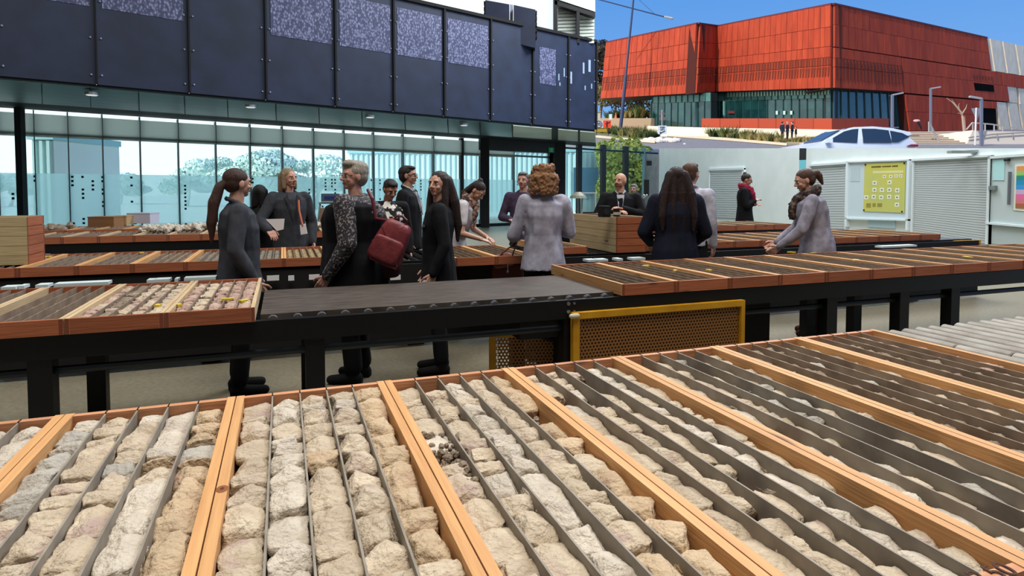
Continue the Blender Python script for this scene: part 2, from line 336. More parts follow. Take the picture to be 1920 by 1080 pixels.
# left glazed wall: from the far corner towards the left foreground
CX, CD = 7.15, 32.6; KX = 1.212
def DL(px):
    a = (px - 960) / F_PX; s = (a * CD - CX) / (KX - a); return CD + s
def LW(px, z, off=0):
    D = DL(px); return Vector(((px - 960) / F_PX * D + off * .64, D - off * .77, z))
def zl(px, py): return at(px, py, DL(px)).z
def lbox(mb, x0, x1, z0, z1, o0=-.05, o1=.05, m=0):
    mb.hexa([LW(x0, z0, o1), LW(x1, z0, o1), LW(x1, z0, o0), LW(x0, z0, o0), LW(x0, z1, o1), LW(x1, z1, o1), LW(x1, z1, o0), LW(x0, z1, o0)], m)
pane = glassmat('window_pane', (244, 254, 255), 0, .03)
film = None
def filmmat():
    m = bpy.data.materials.new('frosted_film'); m.use_nodes = True; nt = m.node_tree; nt.nodes.clear()
    o = N(nt, 'ShaderNodeOutputMaterial'); t = N(nt, 'ShaderNodeBsdfTransparent'); t.inputs[0].default_value = lin((240, 251, 253))
    d = N(nt, 'ShaderNodeBsdfTranslucent'); d.inputs[0].default_value = lin((226, 250, 253)); a = N(nt, 'ShaderNodeMixShader'); a.inputs[0].default_value = .5
    nt.links.new(t.outputs[0], a.inputs[1]); nt.links.new(d.outputs[0], a.inputs[2])
    g = N(nt, 'ShaderNodeTexCoord'); mp = N(nt, 'ShaderNodeMapping'); mp.inputs['Rotation'].default_value = (0, 0, -math.atan2(1, KX)); nt.links.new(g.outputs['Object'], mp.inputs[0])
    sep = N(nt, 'ShaderNodeSeparateXYZ'); nt.links.new(mp.outputs[0], sep.inputs[0])
    def cellm(sock, per):   # 1 inside a dot, 0 in the gap
        a_ = N(nt, 'ShaderNodeMath', operation='DIVIDE'); a_.inputs[1].default_value = per; nt.links.new(sock, a_.inputs[0])
        f_ = N(nt, 'ShaderNodeMath', operation='FRACT'); nt.links.new(a_.outputs[0], f_.inputs[0])
        g_ = N(nt, 'ShaderNodeMath', operation='LESS_THAN'); g_.inputs[1].default_value = .5; nt.links.new(f_.outputs[0], g_.inputs[0])
        h_ = N(nt, 'ShaderNodeMath', operation='FLOOR'); nt.links.new(a_.outputs[0], h_.inputs[0]); return g_.outputs[0], h_.outputs[0]
    gx, ix = cellm(sep.outputs[0], .115); gz, iz = cellm(sep.outputs[2], .115)
    mu = N(nt, 'ShaderNodeMath', operation='MULTIPLY'); nt.links.new(gx, mu.inputs[0]); nt.links.new(gz, mu.inputs[1])
    wn = N(nt, 'ShaderNodeTexWhiteNoise', noise_dimensions='1D'); nt.links.new(ix, wn.inputs['W'])
    l1 = N(nt, 'ShaderNodeMath', operation='GREATER_THAN'); l1.inputs[1].default_value = .74; nt.links.new(wn.outputs[0], l1.inputs[0])
    nz = N(nt, 'ShaderNodeTexNoise'); nz.inputs['Scale'].default_value = .9; cv = N(nt, 'ShaderNodeCombineXYZ'); nt.links.new(ix, cv.inputs[0])
    dz = N(nt, 'ShaderNodeMath', operation='MULTIPLY'); dz.inputs[1].default_value = .25; nt.links.new(iz, dz.inputs[0]); nt.links.new(dz.outputs[0], cv.inputs[2]); nt.links.new(cv.outputs[0], nz.inputs['Vector'])
    l2 = N(nt, 'ShaderNodeMath', operation='GREATER_THAN'); l2.inputs[1].default_value = .5; nt.links.new(nz.outputs[0], l2.inputs[0])
    m2 = N(nt, 'ShaderNodeMath', operation='MULTIPLY'); nt.links.new(l1.outputs[0], m2.inputs[0]); nt.links.new(l2.outputs[0], m2.inputs[1])
    m3 = N(nt, 'ShaderNodeMath', operation='MULTIPLY'); nt.links.new(m2.outputs[0], m3.inputs[0]); nt.links.new(mu.outputs[0], m3.inputs[1])
    dk = N(nt, 'ShaderNodeBsdfDiffuse'); dk.inputs[0].default_value = lin((40, 60, 66))
    fin = N(nt, 'ShaderNodeMixShader'); nt.links.new(m3.outputs[0], fin.inputs[0]); nt.links.new(a.outputs[0], fin.inputs[1]); nt.links.new(dk.outputs[0], fin.inputs[2])
    nt.links.new(fin.outputs[0], o.inputs[0]); return m
film = filmmat()
mull = mat('mullion_dark', (20, 30, 34), .5); mullt = mat('mullion_teal', (96, 132, 138), .5)
bays = [-140, -60, 0, 68, 131, 195, 265, 336, 406, 470, 530, 588, 645, 700, 755, 812, 865, 905, 962, 1036, 1085, 1130, 1172, 1206, 1232]
for i, (a, b) in enumerate(zip(bays, bays[1:])):
    wdw = thing('window_%d' % (i + 2), None, None, LW(a, 0)); tag(wdw, kind='structure'); base = LW(a, 0)
    def wb(name, m, *q):
        mb = MB()
        for k in q: lbox(mb, *k)
        mb.v = [tuple(Vector(v) - base) for v in mb.v]; return mb.build(name, m, wdw)
    top = 3.6 if b < 1115 else 3.72
    wb('pane', pane, (a, b, 0.05, top, -.012, .012))
    if b < 1040:
        mb = MB(); lbox(mb, a, b, .3, 1.95, .02, .024); mb.build('film', film, None); o = col.objects[-1] if False else None
    thick = a in (865, 905, 1036, 1085, 1130, 1172)
    hw = {865: 3, 905: 6, 1036: 8, 1085: 4, 1130: 4, 1172: 4}.get(a, 1.1)
    wb('mullion', mull if thick else mullt, (a - hw, a + hw, 0, top, -.06, .08))
    wb('rail', mull if thick or a > 1000 else mullt, (a, b, 2.95 if a < 1036 else 3.42, 3.03 if a < 1036 else 3.5, -.05, .05), (a, b, 0, .12, -.05, .06))
    if a < 962:   # roller blind pulled down to the rail
        mb = MB(); lbox(mb, a + .7, b - .7, 2.9, 3.5, .1, .112); bo = mb.build('roller_blind', glassmat('blind_cloth', (150, 158, 154), .6, 0, (240, 240, 235)), label='grey roller blind over the %s glazed bay from the left' % ORD[i], cat='blind', group='roller blinds above the glazing')
for o in [o for o in col.objects if o.name.startswith('film')]: o.name = 'trim_' + str(int(rnd.random() * 1e6)); o['kind'] = 'structure'
# steel posts standing inside the glazing
for px, w_ in ((41, .16), (897, .35), (1036, .5)):
    mb = MB(); p = LW(px, 0, .45); mb.bx(p.x - w_ / 2, p.x + w_ / 2, p.y - w_ / 2, p.y + w_ / 2, 0, 3.6); mb.build('trim_3', mat('post_dark', (14, 24, 30), .5), kind='structure')
# header beam above the doors at the right end
mb = MB(); lbox(mb, 895, 1040, 3.15, 3.6, .1, .5); mb.build('trim_4', mat('post_dark', (14, 24, 30)), kind='structure')
mb = MB(); q = LW(1018, 3.28, .52); mb.box((0, 0, 0), (.28, .05, .2)); ex = mb.build('exit_sign', mat('exit_green', (20, 120, 70), .5, emit=.25), loc=q, rz=math.atan2(1, KX), label='small green exit sign hanging under the dark beam', cat='sign')
mb = MB(); mb.ell((0, -.03, .05), (.025, .01, .025)); mb.cap((0, -.03, .02), (-.01, -.03, -.03), .02); mb.cap((-.01, -.03, -.03), (-.06, -.03, -.07), .012); mb.cap((.0, -.03, -.03), (.05, -.03, -.06), .012); mb.build('figure', mat('sign_white', (210, 240, 220), .5), ex)

# upper storey of dark perforated panels over a soffit
def DM(px):
    D0_ = 11.8; a = (px - 960) / F_PX; x0 = -960 / F_PX * D0_; s = (a * D0_ - x0) / (KX - a); return D0_ + s
def MP(px, z, off=0):
    D = DM(px); return Vector(((px - 960) / F_PX * D + off * .64, D - off * .77, z))
def mbox(mb, x0, x1, z0, z1, o0, o1, m=0):
    mb.hexa([MP(x0, z0, o1), MP(x1, z0, o1), MP(x1, z0, o0), MP(x0, z0, o0), MP(x0, z1, o1), MP(x1, z1, o1), MP(x1, z1, o0), MP(x0, z1, o0)], m)
def meshmat(name, dark, light, dens):
    m = mat(name, dark, .55, .2, bump=.0); nt = m.node_tree; b = nt.nodes['Principled BSDF']
    tc = N(nt, 'ShaderNodeTexCoord'); mp = N(nt, 'ShaderNodeMapping'); mp.inputs['Rotation'].default_value = (0, 0, -math.atan2(1, KX)); nt.links.new(tc.outputs['Object'], mp.inputs[0])
    mp2 = N(nt, 'ShaderNodeMapping'); mp2.inputs['Scale'].default_value = (16, 0, 9); nt.links.new(mp.outputs[0], mp2.inputs[0])
    v = N(nt, 'ShaderNodeTexVoronoi'); v.inputs['Scale'].default_value = 1.4; v.inputs['Randomness'].default_value = .75; nt.links.new(mp2.outputs[0], v.inputs['Vector'])
    r = N(nt, 'ShaderNodeMapRange'); r.inputs[1].default_value = .2; r.inputs[2].default_value = .62; r.inputs[3].default_value = dens; r.inputs[4].default_value = 0
    nt.links.new(v.outputs['Distance'], r.inputs[0])
    x = N(nt, 'ShaderNodeMix', data_type='RGBA'); nt.links.new(r.outputs[0], x.inputs[0]); x.inputs[6].default_value = lin(dark); x.inputs[7].default_value = lin(light); nt.links.new(x.outputs[2], b.inputs['Base Color'])
    return m
pdark = mat('panel_dark', (34, 44, 70), .55, .1, (27, 35, 56), 2); pwov = meshmat('panel_perforated', (62, 66, 96), (138, 142, 176), .9)
mbay = [-150, -60, 3, 187, 359, 501, 630, 738, 832, 918, 996, 1062, 1114]
woven = {2: (1, .62), 3: (1, .60), 1: (1, .6), 5: (0, .55), 6: (0, .50), 7: (0, .5), 8: (0, .5), 10: (2, .5)}
ut = thing('perforated_screen', 'tall dark perforated metal screen wall above the glazing', 'screen', MP(3, 3.6)); ub = MP(3, 3.6)
def ubuild(name, m, *q, parent=ut):
    mb = MB()
    for k in q: mbox(mb, *k)
    mb.v = [tuple(Vector(v) - ub) for v in mb.v]; return mb.build(name, m, parent)
for i, (a, b) in enumerate(zip(mbay, mbay[1:])):
    ubuild('panel', pdark, (a + .8, b - .8, 3.66, 6.73, 0, .05))
    if i in woven:
        k, zz = woven[i]; z0 = 5.22 if k != 2 else 5.0; xa = a + (b - a) * (.08 if k != 2 else .2); xb = a + (b - a) * (.95 if k != 2 else .65)
        ubuild('perforated_inset', pwov, (xa, xb, z0, 6.5 if k != 2 else 6.2, .05, .06))
    ubuild('joint_post', matt, (b - (1.6 if b < 900 else 1.2), b + (1.6 if b < 900 else 1.2), 3.66, 6.73, .05, .11))
    mb = MB()
    for z in (3.85, 4.6, 5.35, 6.1):
        for s_ in (-.09, .09): p = MP(b, z, .07) + Vector((s_ * .77, s_ * .64, 0)); mb.ell(p - ub, (.022, .022, .022), nu=6, nv=4)
    mb.build('bolt', mat('bolt_grey', (150, 160, 180), .4), ut, kind='stuff')
ubuild('top_rail', matt, (-150, 1114, 6.73, 6.82, -.1, .12))
mb = MB()
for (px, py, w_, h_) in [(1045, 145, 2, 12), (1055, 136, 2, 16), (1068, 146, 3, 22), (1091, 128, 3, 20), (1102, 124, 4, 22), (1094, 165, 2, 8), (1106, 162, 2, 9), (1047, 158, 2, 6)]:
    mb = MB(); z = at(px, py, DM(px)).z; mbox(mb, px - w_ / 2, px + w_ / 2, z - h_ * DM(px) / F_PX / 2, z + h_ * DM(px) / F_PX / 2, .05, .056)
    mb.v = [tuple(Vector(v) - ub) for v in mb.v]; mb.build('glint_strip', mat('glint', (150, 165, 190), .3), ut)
# soffit
soff = mat('soffit_dark', (16, 26, 30), .6); lip = mat('soffit_lip', (60, 92, 94), .35, .2, (44, 74, 78), .7)
def sofp(px, f, z): return MP(px, z, 0).lerp(LW(px, z, .1), f)
mb = MB(); xs = [-140, 0, 150, 300, 450, 600, 750, 900, 1036, 1114]
for a, b in zip(xs, xs[1:]):
    mb.hexa([sofp(a, .0, 3.6), sofp(b, .0, 3.6), sofp(b, 1, 3.6), sofp(a, 1, 3.6), sofp(a, .0, 3.66), sofp(b, .0, 3.66), sofp(b, 1, 3.66), sofp(a, 1, 3.66)])
mb.build('trim_5', soff, kind='structure')
sfb = [-140, 3, 85, 175, 265, 350, 430, 520, 600, 680, 760, 840, 900, 960]
lp = thing('soffit_lining', 'curved dark teal lining strip along the underside of the screen wall', 'lining', sofp(0, 0, 3.6)); lb = sofp(0, 0, 3.6)
for a, b in zip(sfb, sfb[1:]):
    mb = MB(); n = 6
    for k in range(n):
        f0, f1 = k / n, (k + 1) / n; fn = lambda x, f, d: sofp(x + 0, f * .42, 3.6 - .16 * math.sin(PI * min(1, f * 1.15) * .5) + d)
        mb.hexa([fn(a + 1, f0, -.01), fn(b - 1, f0, -.01), fn(b - 1, f1, -.01), fn(a + 1, f1, -.01), fn(a + 1, f0, .01), fn(b - 1, f0, .01), fn(b - 1, f1, .01), fn(a + 1, f1, .01)])
    mb.v = [tuple(Vector(v) - lb) for v in mb.v]; mb.build('lining_panel', lip, lp)
for k, (px, py) in enumerate([(172, 178), (470, 201), (694, 220), (870, 235)]):
    q = onz(px, py, 3.47); mb = MB(); mb.tube((0, 0, 0), (0, 0, .05), .13, .13, 14); mb.tube((0, 0, -.012), (0, 0, .0), .10, .1, 14, 1)
    mb.build('downlight', [steel, mat('lamp_glow', (235, 240, 240), .5, emit=.6)], loc=q, label='round recessed downlight under the dark soffit, %s from the left' % ORD[k], cat='lamp', group='downlights in the soffit')
pale = mat('soffit_pale', (196, 210, 200), .5, 0, (170, 184, 176), .5)
mb = MB()
for a, b in ((962, 1034), (1046, 1083), (1087, 1116)):
    p = [MP(a, 3.56, 0), MP(b, 3.56, 0), MP(b, 3.56, 0).lerp(LW(b, 3.56), .6), MP(a, 3.56, 0).lerp(LW(a, 3.56), .6)]; mb.prism(p, (0, 0, .03))
mb.build('trim_6', pale, kind='structure')
# back-lit service box and louvred bay seen above the screen wall
def up(px, py, D): return at(px, py, D)
sb = thing('speaker_cabinet', 'black boxy cabinet with toothed sides standing above the screen wall', 'cabinet', up(957, 60, 20)); b0 = up(957, 60, 20)
def upbox(parent, name, m, x0, x1, ya0, ya1, yb0, yb1, D, th, base):
    mb = MB(); p = [up(x0, yb0, D), up(x1, yb1, D), up(x1, yb1, D + th), up(x0, yb0, D + th), up(x0, ya0, D), up(x1, ya1, D), up(x1, ya1, D + th), up(x0, ya0, D + th)]
    for i in (2, 3, 6, 7): q = p[i]; j = {2: 1, 3: 0, 6: 5, 7: 4}[i]; p[i] = p[j] + Vector((0, th, 0))
    mb.hexa([q - base for q in p]); return mb.build(name, m, parent)
upbox(sb, 'case', pdark, 910, 955, 0, 8, 70, 80, 20, .9, b0); upbox(sb, 'case', pdark, 963, 1004, 9, 18, 80, 90, 20, .9, b0)
upbox(sb, 'gap_strip', mat('strip_pale', (150, 158, 176)), 956, 962, 8, 9, 80, 81, 20.4, .3, b0)
for k in range(5): upbox(sb, 'tooth', matt, 1003, 1007, 20 + k * 11, 20 + k * 11, 26 + k * 11, 26 + k * 11, 20.1, .5, b0); upbox(sb, 'tooth', matt, 907, 911, 2 + k * 11, 2 + k * 11, 8 + k * 11, 8 + k * 11, 20.1, .5, b0)
lv = thing('louvre_bay', 'high glazed bay with pale slanted louvres beside the screen wall top', 'louvre', up(1040, 70, 22)); b0 = up(1040, 70, 22)
upbox(lv, 'post', black, 1038, 1045, -6, -6, 68, 70, 21.6, .3, b0); upbox(lv, 'post', black, 1081, 1087, 22, 22, 80, 82, 21.6, .3, b0)
upbox(lv, 'head_beam', black, 1040, 1116, 0, 24, 8, 32, 21.6, .3, b0); upbox(lv, 'fascia', mat('louvre_pale', (196, 204, 196)), 1046, 1116, -20, -10, -1, 22, 21.6, .5, b0)
for k in range(11):
    y0 = 14 + k * 6.5; upbox(lv, 'louvre_blade', mat('louvre_pale', (196, 204, 196)), 1046, 1081, y0, y0 - 1, y0 + 4.6, y0 + 3.6, 22, .25, b0)
    if k > 2: upbox(lv, 'louvre_blade', mat('louvre_pale', (196, 204, 196)), 1087, 1114, y0 - 2, y0 - 3, y0 + 2.6, y0 + 1.6, 22, .25, b0)
upbox(lv, 'backing', mat('louvre_shade', (140, 150, 146)), 1045, 1115, 8, 28, 84, 90, 22.4, .1, b0)
# ------------------------------------------------------------------ outdoors: sloping street, museum-like rust red building
asph = mat('asphalt', (132, 130, 136), .85, 0, (118, 116, 122), 3, bump=.1, bsc=30)
def gpoly(pts, th=.06, lift=0):
    return [Vector((p[0], p[1], G(p[1]) + lift)) for p in pts]
mb = MB()
# hillside with retaining faces
P = [(11.6, 14.5), (8.3, 33.6), (7.6, 42.8), (4.4, 42.8), (15, 190), (260, 190), (60, 14.5)]
top = gpoly(P); mb.add(top + [Vector((p[0], p[1], -.3)) for p in P], [tuple(range(7))] + [tuple(range(13, 6, -1))] + [(i, (i + 1) % 7, 7 + (i + 1) % 7, 7 + i) for i in range(7)])
mb.build('ground', [asph], kind='structure')
mb = MB(); mb.prism([(-120, 12.5, -.25), (-30, 12.5, -.25), (-4, 34.4, -.25), (7.5, 34.4, -.25), (7.5, 190, -.25), (-120, 190, -.25)], (0, 0, .2)); mb.build('ground', mat('forecourt', (236, 238, 234), .9, 0, (224, 230, 224), .4), kind='structure')
kerb = mat('kerb_cream', (226, 206, 176), .8); grasss = mat('planting_soil', (120, 112, 84), .95, 0, (92, 96, 62), 1.5)
def gstrip(name, px, mat_, lift, lab, cat, kind=None, top=.0, thick=.12):
    pts = [ong(x, y) for x, y in px]; mb = MB(); mb.prism([p + Vector((0, 0, lift - thick)) for p in pts], (0, 0, thick)); c = pts[0].copy()
    mb.v = [tuple(Vector(v) - c) for v in mb.v]; return mb.build(name, mat_, loc=c, label=lab, cat=cat, kind=kind)
gstrip('planting_bed', [(1100, 252), (1160, 257), (1200, 261), (1232, 262), (1238, 259), (1225, 254), (1100, 240)], grasss, .1, 'long planted traffic island beside the tall street light', 'garden bed')
gstrip('kerb', [(1100, 254.5), (1160, 260), (1200, 264.5), (1228, 267), (1228, 269), (1198, 267), (1160, 262.5), (1100, 257)], kerb, .16, 'cream kerb along the front of the planted traffic island', 'kerb')
gstrip('kerb', [(1225, 252), (1280, 256), (1360, 261), (1440, 268.5), (1475, 272), (1475, 274), (1440, 271), (1360, 264), (1280, 258.5), (1225, 254)], kerb, .16, 'cream kerb of the far verge curving towards the car', 'kerb')
gstrip('planting_bed', [(1225, 251.6), (1280, 255.5), (1360, 260.5), (1440, 268), (1475, 271), (1690, 271), (1690, 253), (1560, 251), (1225, 247)], mat('verge', (186, 170, 130), .95, 0, (140, 132, 92), 1.2), .1, 'dry planted verge in front of the cream base wall', 'garden bed')
gstrip('road_marking', [(1160, 266), (1166, 267), (1170, 268.4), (1164, 267.6)], white, .02, 'short white dash painted on the road near the kerb', 'road marking', thick=.03)
gstrip('road_marking', [(1282, 268.5), (1286, 269), (1285, 271), (1281, 270)], white, .02, 'short white dash painted on the road beyond the gravel tip', 'road marking', thick=.03)
gstrip('road_marking', [(1186, 275.5), (1189, 275.5), (1194, 277.8), (1190, 277.8)], white, .02, 'short white dash painted on the nearest road edge', 'road marking', thick=.03)

# depth of each facade plane along the image columns
def lerp1(x, x0, d0, x1, d1): return 1 / (1 / d0 + (1 / d1 - 1 / d0) * (x - x0) / (x1 - x0))
DA = lambda x: lerp1(x, 1138, 119, 1308, 96.6)
DB = lambda x: lerp1(x, 1308, 96.6, 1343, 101)
DC = lambda x: lerp1(x, 1343, 101, 1560, 80)
DD = lambda x: lerp1(x, 1560, 80, 1848, 108)
rust = mat('rust_steel', (178, 66, 36), .85, 0, (156, 52, 30), 1.1, (1, 1, .25), rand=.10)
rustd = mat('rust_dark', (112, 44, 28), .8, rand=.15); joint = mat('rust_joint', (70, 22, 14), .9)
bl = thing('rust_red_building', 'large angular building clad in rust red steel panels above a glass ground floor', 'building', at(1560, 225, 80)); bb = at(1560, 225, 80)
def fpt(x, y, D, off): p = at(x, y, D(x)); return p
def fcell(mb, q, D, o0, o1, m=0):   # q = TL,TR,BR,BL pixel corners; offsets along facade normal towards the viewer
    P3 = [at(x, y, D(x)) for x, y in q]; n = (P3[1] - P3[0]).cross(P3[3] - P3[0]).normalized()
    if n.dot(P3[0] - Vector((0, 0, 1.5))) > 0: n = -n
    a = [p + n * o0 for p in P3]; b = [p + n * o1 for p in P3]
    mb.hexa([b[3] - bb, b[2] - bb, a[2] - bb, a[3] - bb, b[0] - bb, b[1] - bb, a[1] - bb, a[0] - bb], m)
def bil(q, u, v):
    (ax, ay), (bx_, by), (cx, cy), (dx, dy) = q
    t = (ax + (bx_ - ax) * u, ay + (by - ay) * u); b = (dx + (cx - dx) * u, dy + (cy - dy) * u); return (t[0] + (b[0] - t[0]) * v, t[1] + (b[1] - t[1]) * v)
def facade(q, D, cols, rows, m=rust, g=.012, o=(0, .25), back=True, nm='panel', gv=None):
    if back:
        mb = MB(); fcell(mb, q, D, -1.6, -.02); mb.build('wall_core', joint, bl)
    us = [i / cols for i in range(cols + 1)]
    for r0, r1 in zip(rows, rows[1:]):
        for u0, u1 in zip(us, us[1:]):
            du = g / 1.0 * .5 * (us[1]); dvv = .6 / max(20, abs(q[3][1] - q[0][1])) if gv is None else gv
            a0, a1, b0, b1 = u0 + du * 5, u1 - du * 5, r0 + dvv * .5, r1 - dvv * .5
            mb = MB(); fcell(mb, [bil(q, a0, b0), bil(q, a1, b0), bil(q, a1, b1), bil(q, a0, b1)], D, o[0] + rnd.random() * .05, o[1] + rnd.random() * .03); mb.build(nm, m, bl)
def fins(q, D, n, v0, v1, m=rustd, taper=True):   # folded fins standing off the facade
    mb = MB()
    for i in range(n):
        u = (i + .5) / n; p = [bil(q, u - .24 / n, v0), bil(q, u + .26 / n, v0), bil(q, u + (.05 if taper else .26) / n, v1), bil(q, u - .24 / n, v1)]
        fcell(mb, p, D, .2, .34)
    mb.build('fin', m, bl, kind='stuff')
qA = [(1138, 80), (1308, 45), (1302, 175), (1128, 185)]; qB = [(1310, 45), (1345, 50), (1337, 172.5), (1303, 175)]; qC = [(1346, 50), (1560, 9), (1559, 165), (1338, 172.5)]
rows = [0, .265, .50, .63, .73, 1.0]
facade(qA, DA, 17, rows); facade(qB, DB, 4, rows); facade(qC, DC, 21, rows)
for q, D, n in ((qA, DA, 34), (qB, DB, 8), (qC, DC, 42)):
    fins(q, D, n, .635, .725, taper=False); fins(q, D, n, .745, .86)
qD1 = [(1561, 9), (1848, 72), (1856, 132), (1561, 88)]; facade(qD1, DD, 22, [0, .475, 1.0])
qD2 = [(1561, 89.5), (1686, 108), (1692, 173), (1561, 165)]; facade(qD2, DD, 10, [0, .26, .48, 1.0]); fins(qD2, DD, 20, .27, .47, taper=False); fins(qD2, DD, 20, .5, .78)
qD3 = [(1687, 108.5), (1856.5, 133.5), (1864, 189), (1693, 174.5)]; facade(qD3, DD, 14, [0, .42, 1.0])
qD4 = [(1693.5, 177), (1838, 189), (1841, 247), (1703, 246)]; facade(qD4, DD, 12, [0, .47, 1.0])
qD5 = [(1838, 189), (1866, 191), (1866, 204), (1838, 203)]; facade(qD5, DD, 3, [0, 1.0])
qR = [(1857, 133.5), (1990, 156), (1990, 178), (1859, 158)]; facade(qR, DD, 7, [0, 1.0]); qR2 = [(1859, 158), (1886, 162), (1890, 191), (1864, 189)]; facade(qR2, DD, 2, [0, 1.0])
ptc = mat('concrete_pale', (236, 222, 200), .8, 0, (222, 208, 186), .8, rand=.05); ptc2 = mat('concrete_cream', (222, 206, 184), .8)
for i in range(6): # slanted pale concrete panels
    x0 = 1849 + i * 24
    y = lambda x: 72 + (x - 1849) * .222
    yb = lambda x: 133 + (x - 1857) * .155
    for a, b, m in ((0, 5, ptc2), (5, 23.4, ptc)):
        mb = MB(); fcell(mb, [(x0 + a, y(x0 + a)), (x0 + b, y(x0 + b)), (x0 + b + 9, yb(x0 + b + 9)), (x0 + a + 9, yb(x0 + a + 9))], DD, -.5 if a else -.7, .25 if a else .1); mb.build('concrete_panel', m, bl)
for i in range(6):
    x0 = 1886.5 + i * 21; mb = MB(); fcell(mb, [(x0, 162 + i * 3), (x0 + 17, 164.5 + i * 3), (x0 + 20, 194 + i * 3), (x0 + 4, 192 + i * 3)], DD, -.6, .15); mb.build('concrete_panel', ptc, bl)
    x0 = 1867 + i * 21.5; mb = MB(); fcell(mb, [(x0 - 1, 191 + i * 2), (x0 + 17, 192.5 + i * 2), (x0 + 26, 249 + i), (x0 + 9, 249 + i)], DD, -.6, .15); mb.build('concrete_panel', ptc, bl)
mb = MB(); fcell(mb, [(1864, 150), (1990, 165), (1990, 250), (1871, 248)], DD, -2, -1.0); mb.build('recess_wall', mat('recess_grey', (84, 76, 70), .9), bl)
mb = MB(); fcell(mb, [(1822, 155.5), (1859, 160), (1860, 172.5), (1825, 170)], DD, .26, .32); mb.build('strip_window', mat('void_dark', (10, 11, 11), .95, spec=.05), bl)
fins([(1819, 141), (1858, 145), (1859, 151), (1821, 148)], DD, 7, 0, 1)
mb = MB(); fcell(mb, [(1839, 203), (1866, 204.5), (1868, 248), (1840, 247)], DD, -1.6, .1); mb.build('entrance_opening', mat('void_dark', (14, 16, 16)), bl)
# glass storey set back under the overhang
gl = mat('teal_glass', (22, 58, 60), .08, .2, (34, 78, 76), .5, spec=.9, rand=.25); glu = mat('teal_frit_glass', (92, 138, 128), .3, .1, (70, 118, 110), .8, rand=.15); gld = mat('glass_core', (16, 34, 38), .5)
def setback(D, d): return lambda x: D(x) + d
GA = setback(DA, 2.0); GC = setback(DC, 2.0); GD = setback(DD, 2.0)
# soffit slab between facade foot and glass
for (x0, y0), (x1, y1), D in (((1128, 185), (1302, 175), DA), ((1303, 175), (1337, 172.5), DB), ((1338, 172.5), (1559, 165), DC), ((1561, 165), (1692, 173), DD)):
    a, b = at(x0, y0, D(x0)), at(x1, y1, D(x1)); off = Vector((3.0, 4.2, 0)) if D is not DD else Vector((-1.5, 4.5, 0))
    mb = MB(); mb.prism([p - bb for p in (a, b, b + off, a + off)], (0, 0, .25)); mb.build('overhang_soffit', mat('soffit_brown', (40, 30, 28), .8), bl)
def glassrow(q, D, cols, m, nm='glass_pane', mul=True, rows_=(0, 1), o=(0, .06)):
    for r0, r1 in zip(rows_, rows_[1:]):
        for i in range(cols):
            mb = MB(); fcell(mb, [bil(q, (i + .02) / cols, r0), bil(q, (i + .98) / cols, r0), bil(q, (i + .98) / cols, r1), bil(q, (i + .02) / cols, r1)], D, *o); mb.build(nm, m, bl)
    if mul:
        mb = MB(); fcell(mb, q, D, -1.2, -.02); mb.build('glass_core', gld, bl)
        for i in range(cols + 1):
            mb = MB(); u = i / cols; fcell(mb, [bil(q, u - .03 / cols, 0), bil(q, u + .03 / cols, 0), bil(q, u + .03 / cols, 1), bil(q, u - .03 / cols, 1)], D, .06, .2); mb.build('mullion', mat('mullion_slate', (52, 84, 90), .4, .3), bl)
# west part
qg = [(1224, 181), (1302, 176.5), (1302, 236), (1221, 236)]
glassrow([(1224, 179), (1334, 173.5), (1334, 190), (1224, 193.5)], GA, 10, glu); glassrow([(1222, 194), (1334, 190.5), (1334, 237), (1221, 237)], GA, 9, gl, rows_=(0, .3, 1))
glassrow([(1335, 173), (1559, 166.5), (1559, 184), (1335, 190)], GC, 18, glu, 'frit_pane'); glassrow([(1335, 190.5), (1559, 184.5), (1559, 222), (1335, 222)], GC, 15, gl, rows_=(0, .5, 1))
glassrow([(1561, 166.5), (1692, 173), (1697, 246), (1561, 224)], GD, 9, gl, rows_=(0, .3, 1))
fins([(1365, 172), (1559, 166.5), (1559, 184), (1365, 189)], GC, 34, .05, .6, m=mat('frit_fin', (140, 176, 160), .5), taper=False)
mb = MB(); fcell(mb, [(1361, 190), (1363, 190), (1363, 221), (1361, 221)], GC, .3, .6); mb.build('column', mat('column_teal', (110, 170, 160)), bl)
mb = MB(); fcell(mb, [(1367, 208), (1379, 208), (1379, 213), (1367, 213)], GC, .2, .26); mb.build('window_sticker', mat('sticker_red', (120, 50, 50)), bl)
for x in (1457, 1471, 1484):
    mb = MB(); fcell(mb, [(x, 208), (x + 4, 208), (x + 4, 215), (x, 215)], GC, .2, .26); mb.build('window_sticker', mat('sticker_white', (190, 215, 205)), bl)
# roof slab tying the blocks together
rp_ = [at(1138, 80, 119), at(1308, 45, 96.6), at(1345, 50, 101), at(1560, 9, 80), at(1848, 72, 108), at(1848, 72, 108) + Vector((30, 60, 8)), at(1138, 80, 119) + Vector((10, 40, 5))]
mb = MB(); mb.prism([p - bb - Vector((0, 0, .25)) for p in rp_], (0, 0, .2)); mb.build('roof', joint, bl)
mb = MB()
for a, b in zip(rp_[:4], rp_[1:5]): mb.bar(a - bb + Vector((0, -.12, .06)), b - bb + Vector((0, -.12, .06)), .5, .22)
mb.build('parapet_cap', mat('cap_dark', (96, 30, 36), .6), bl)
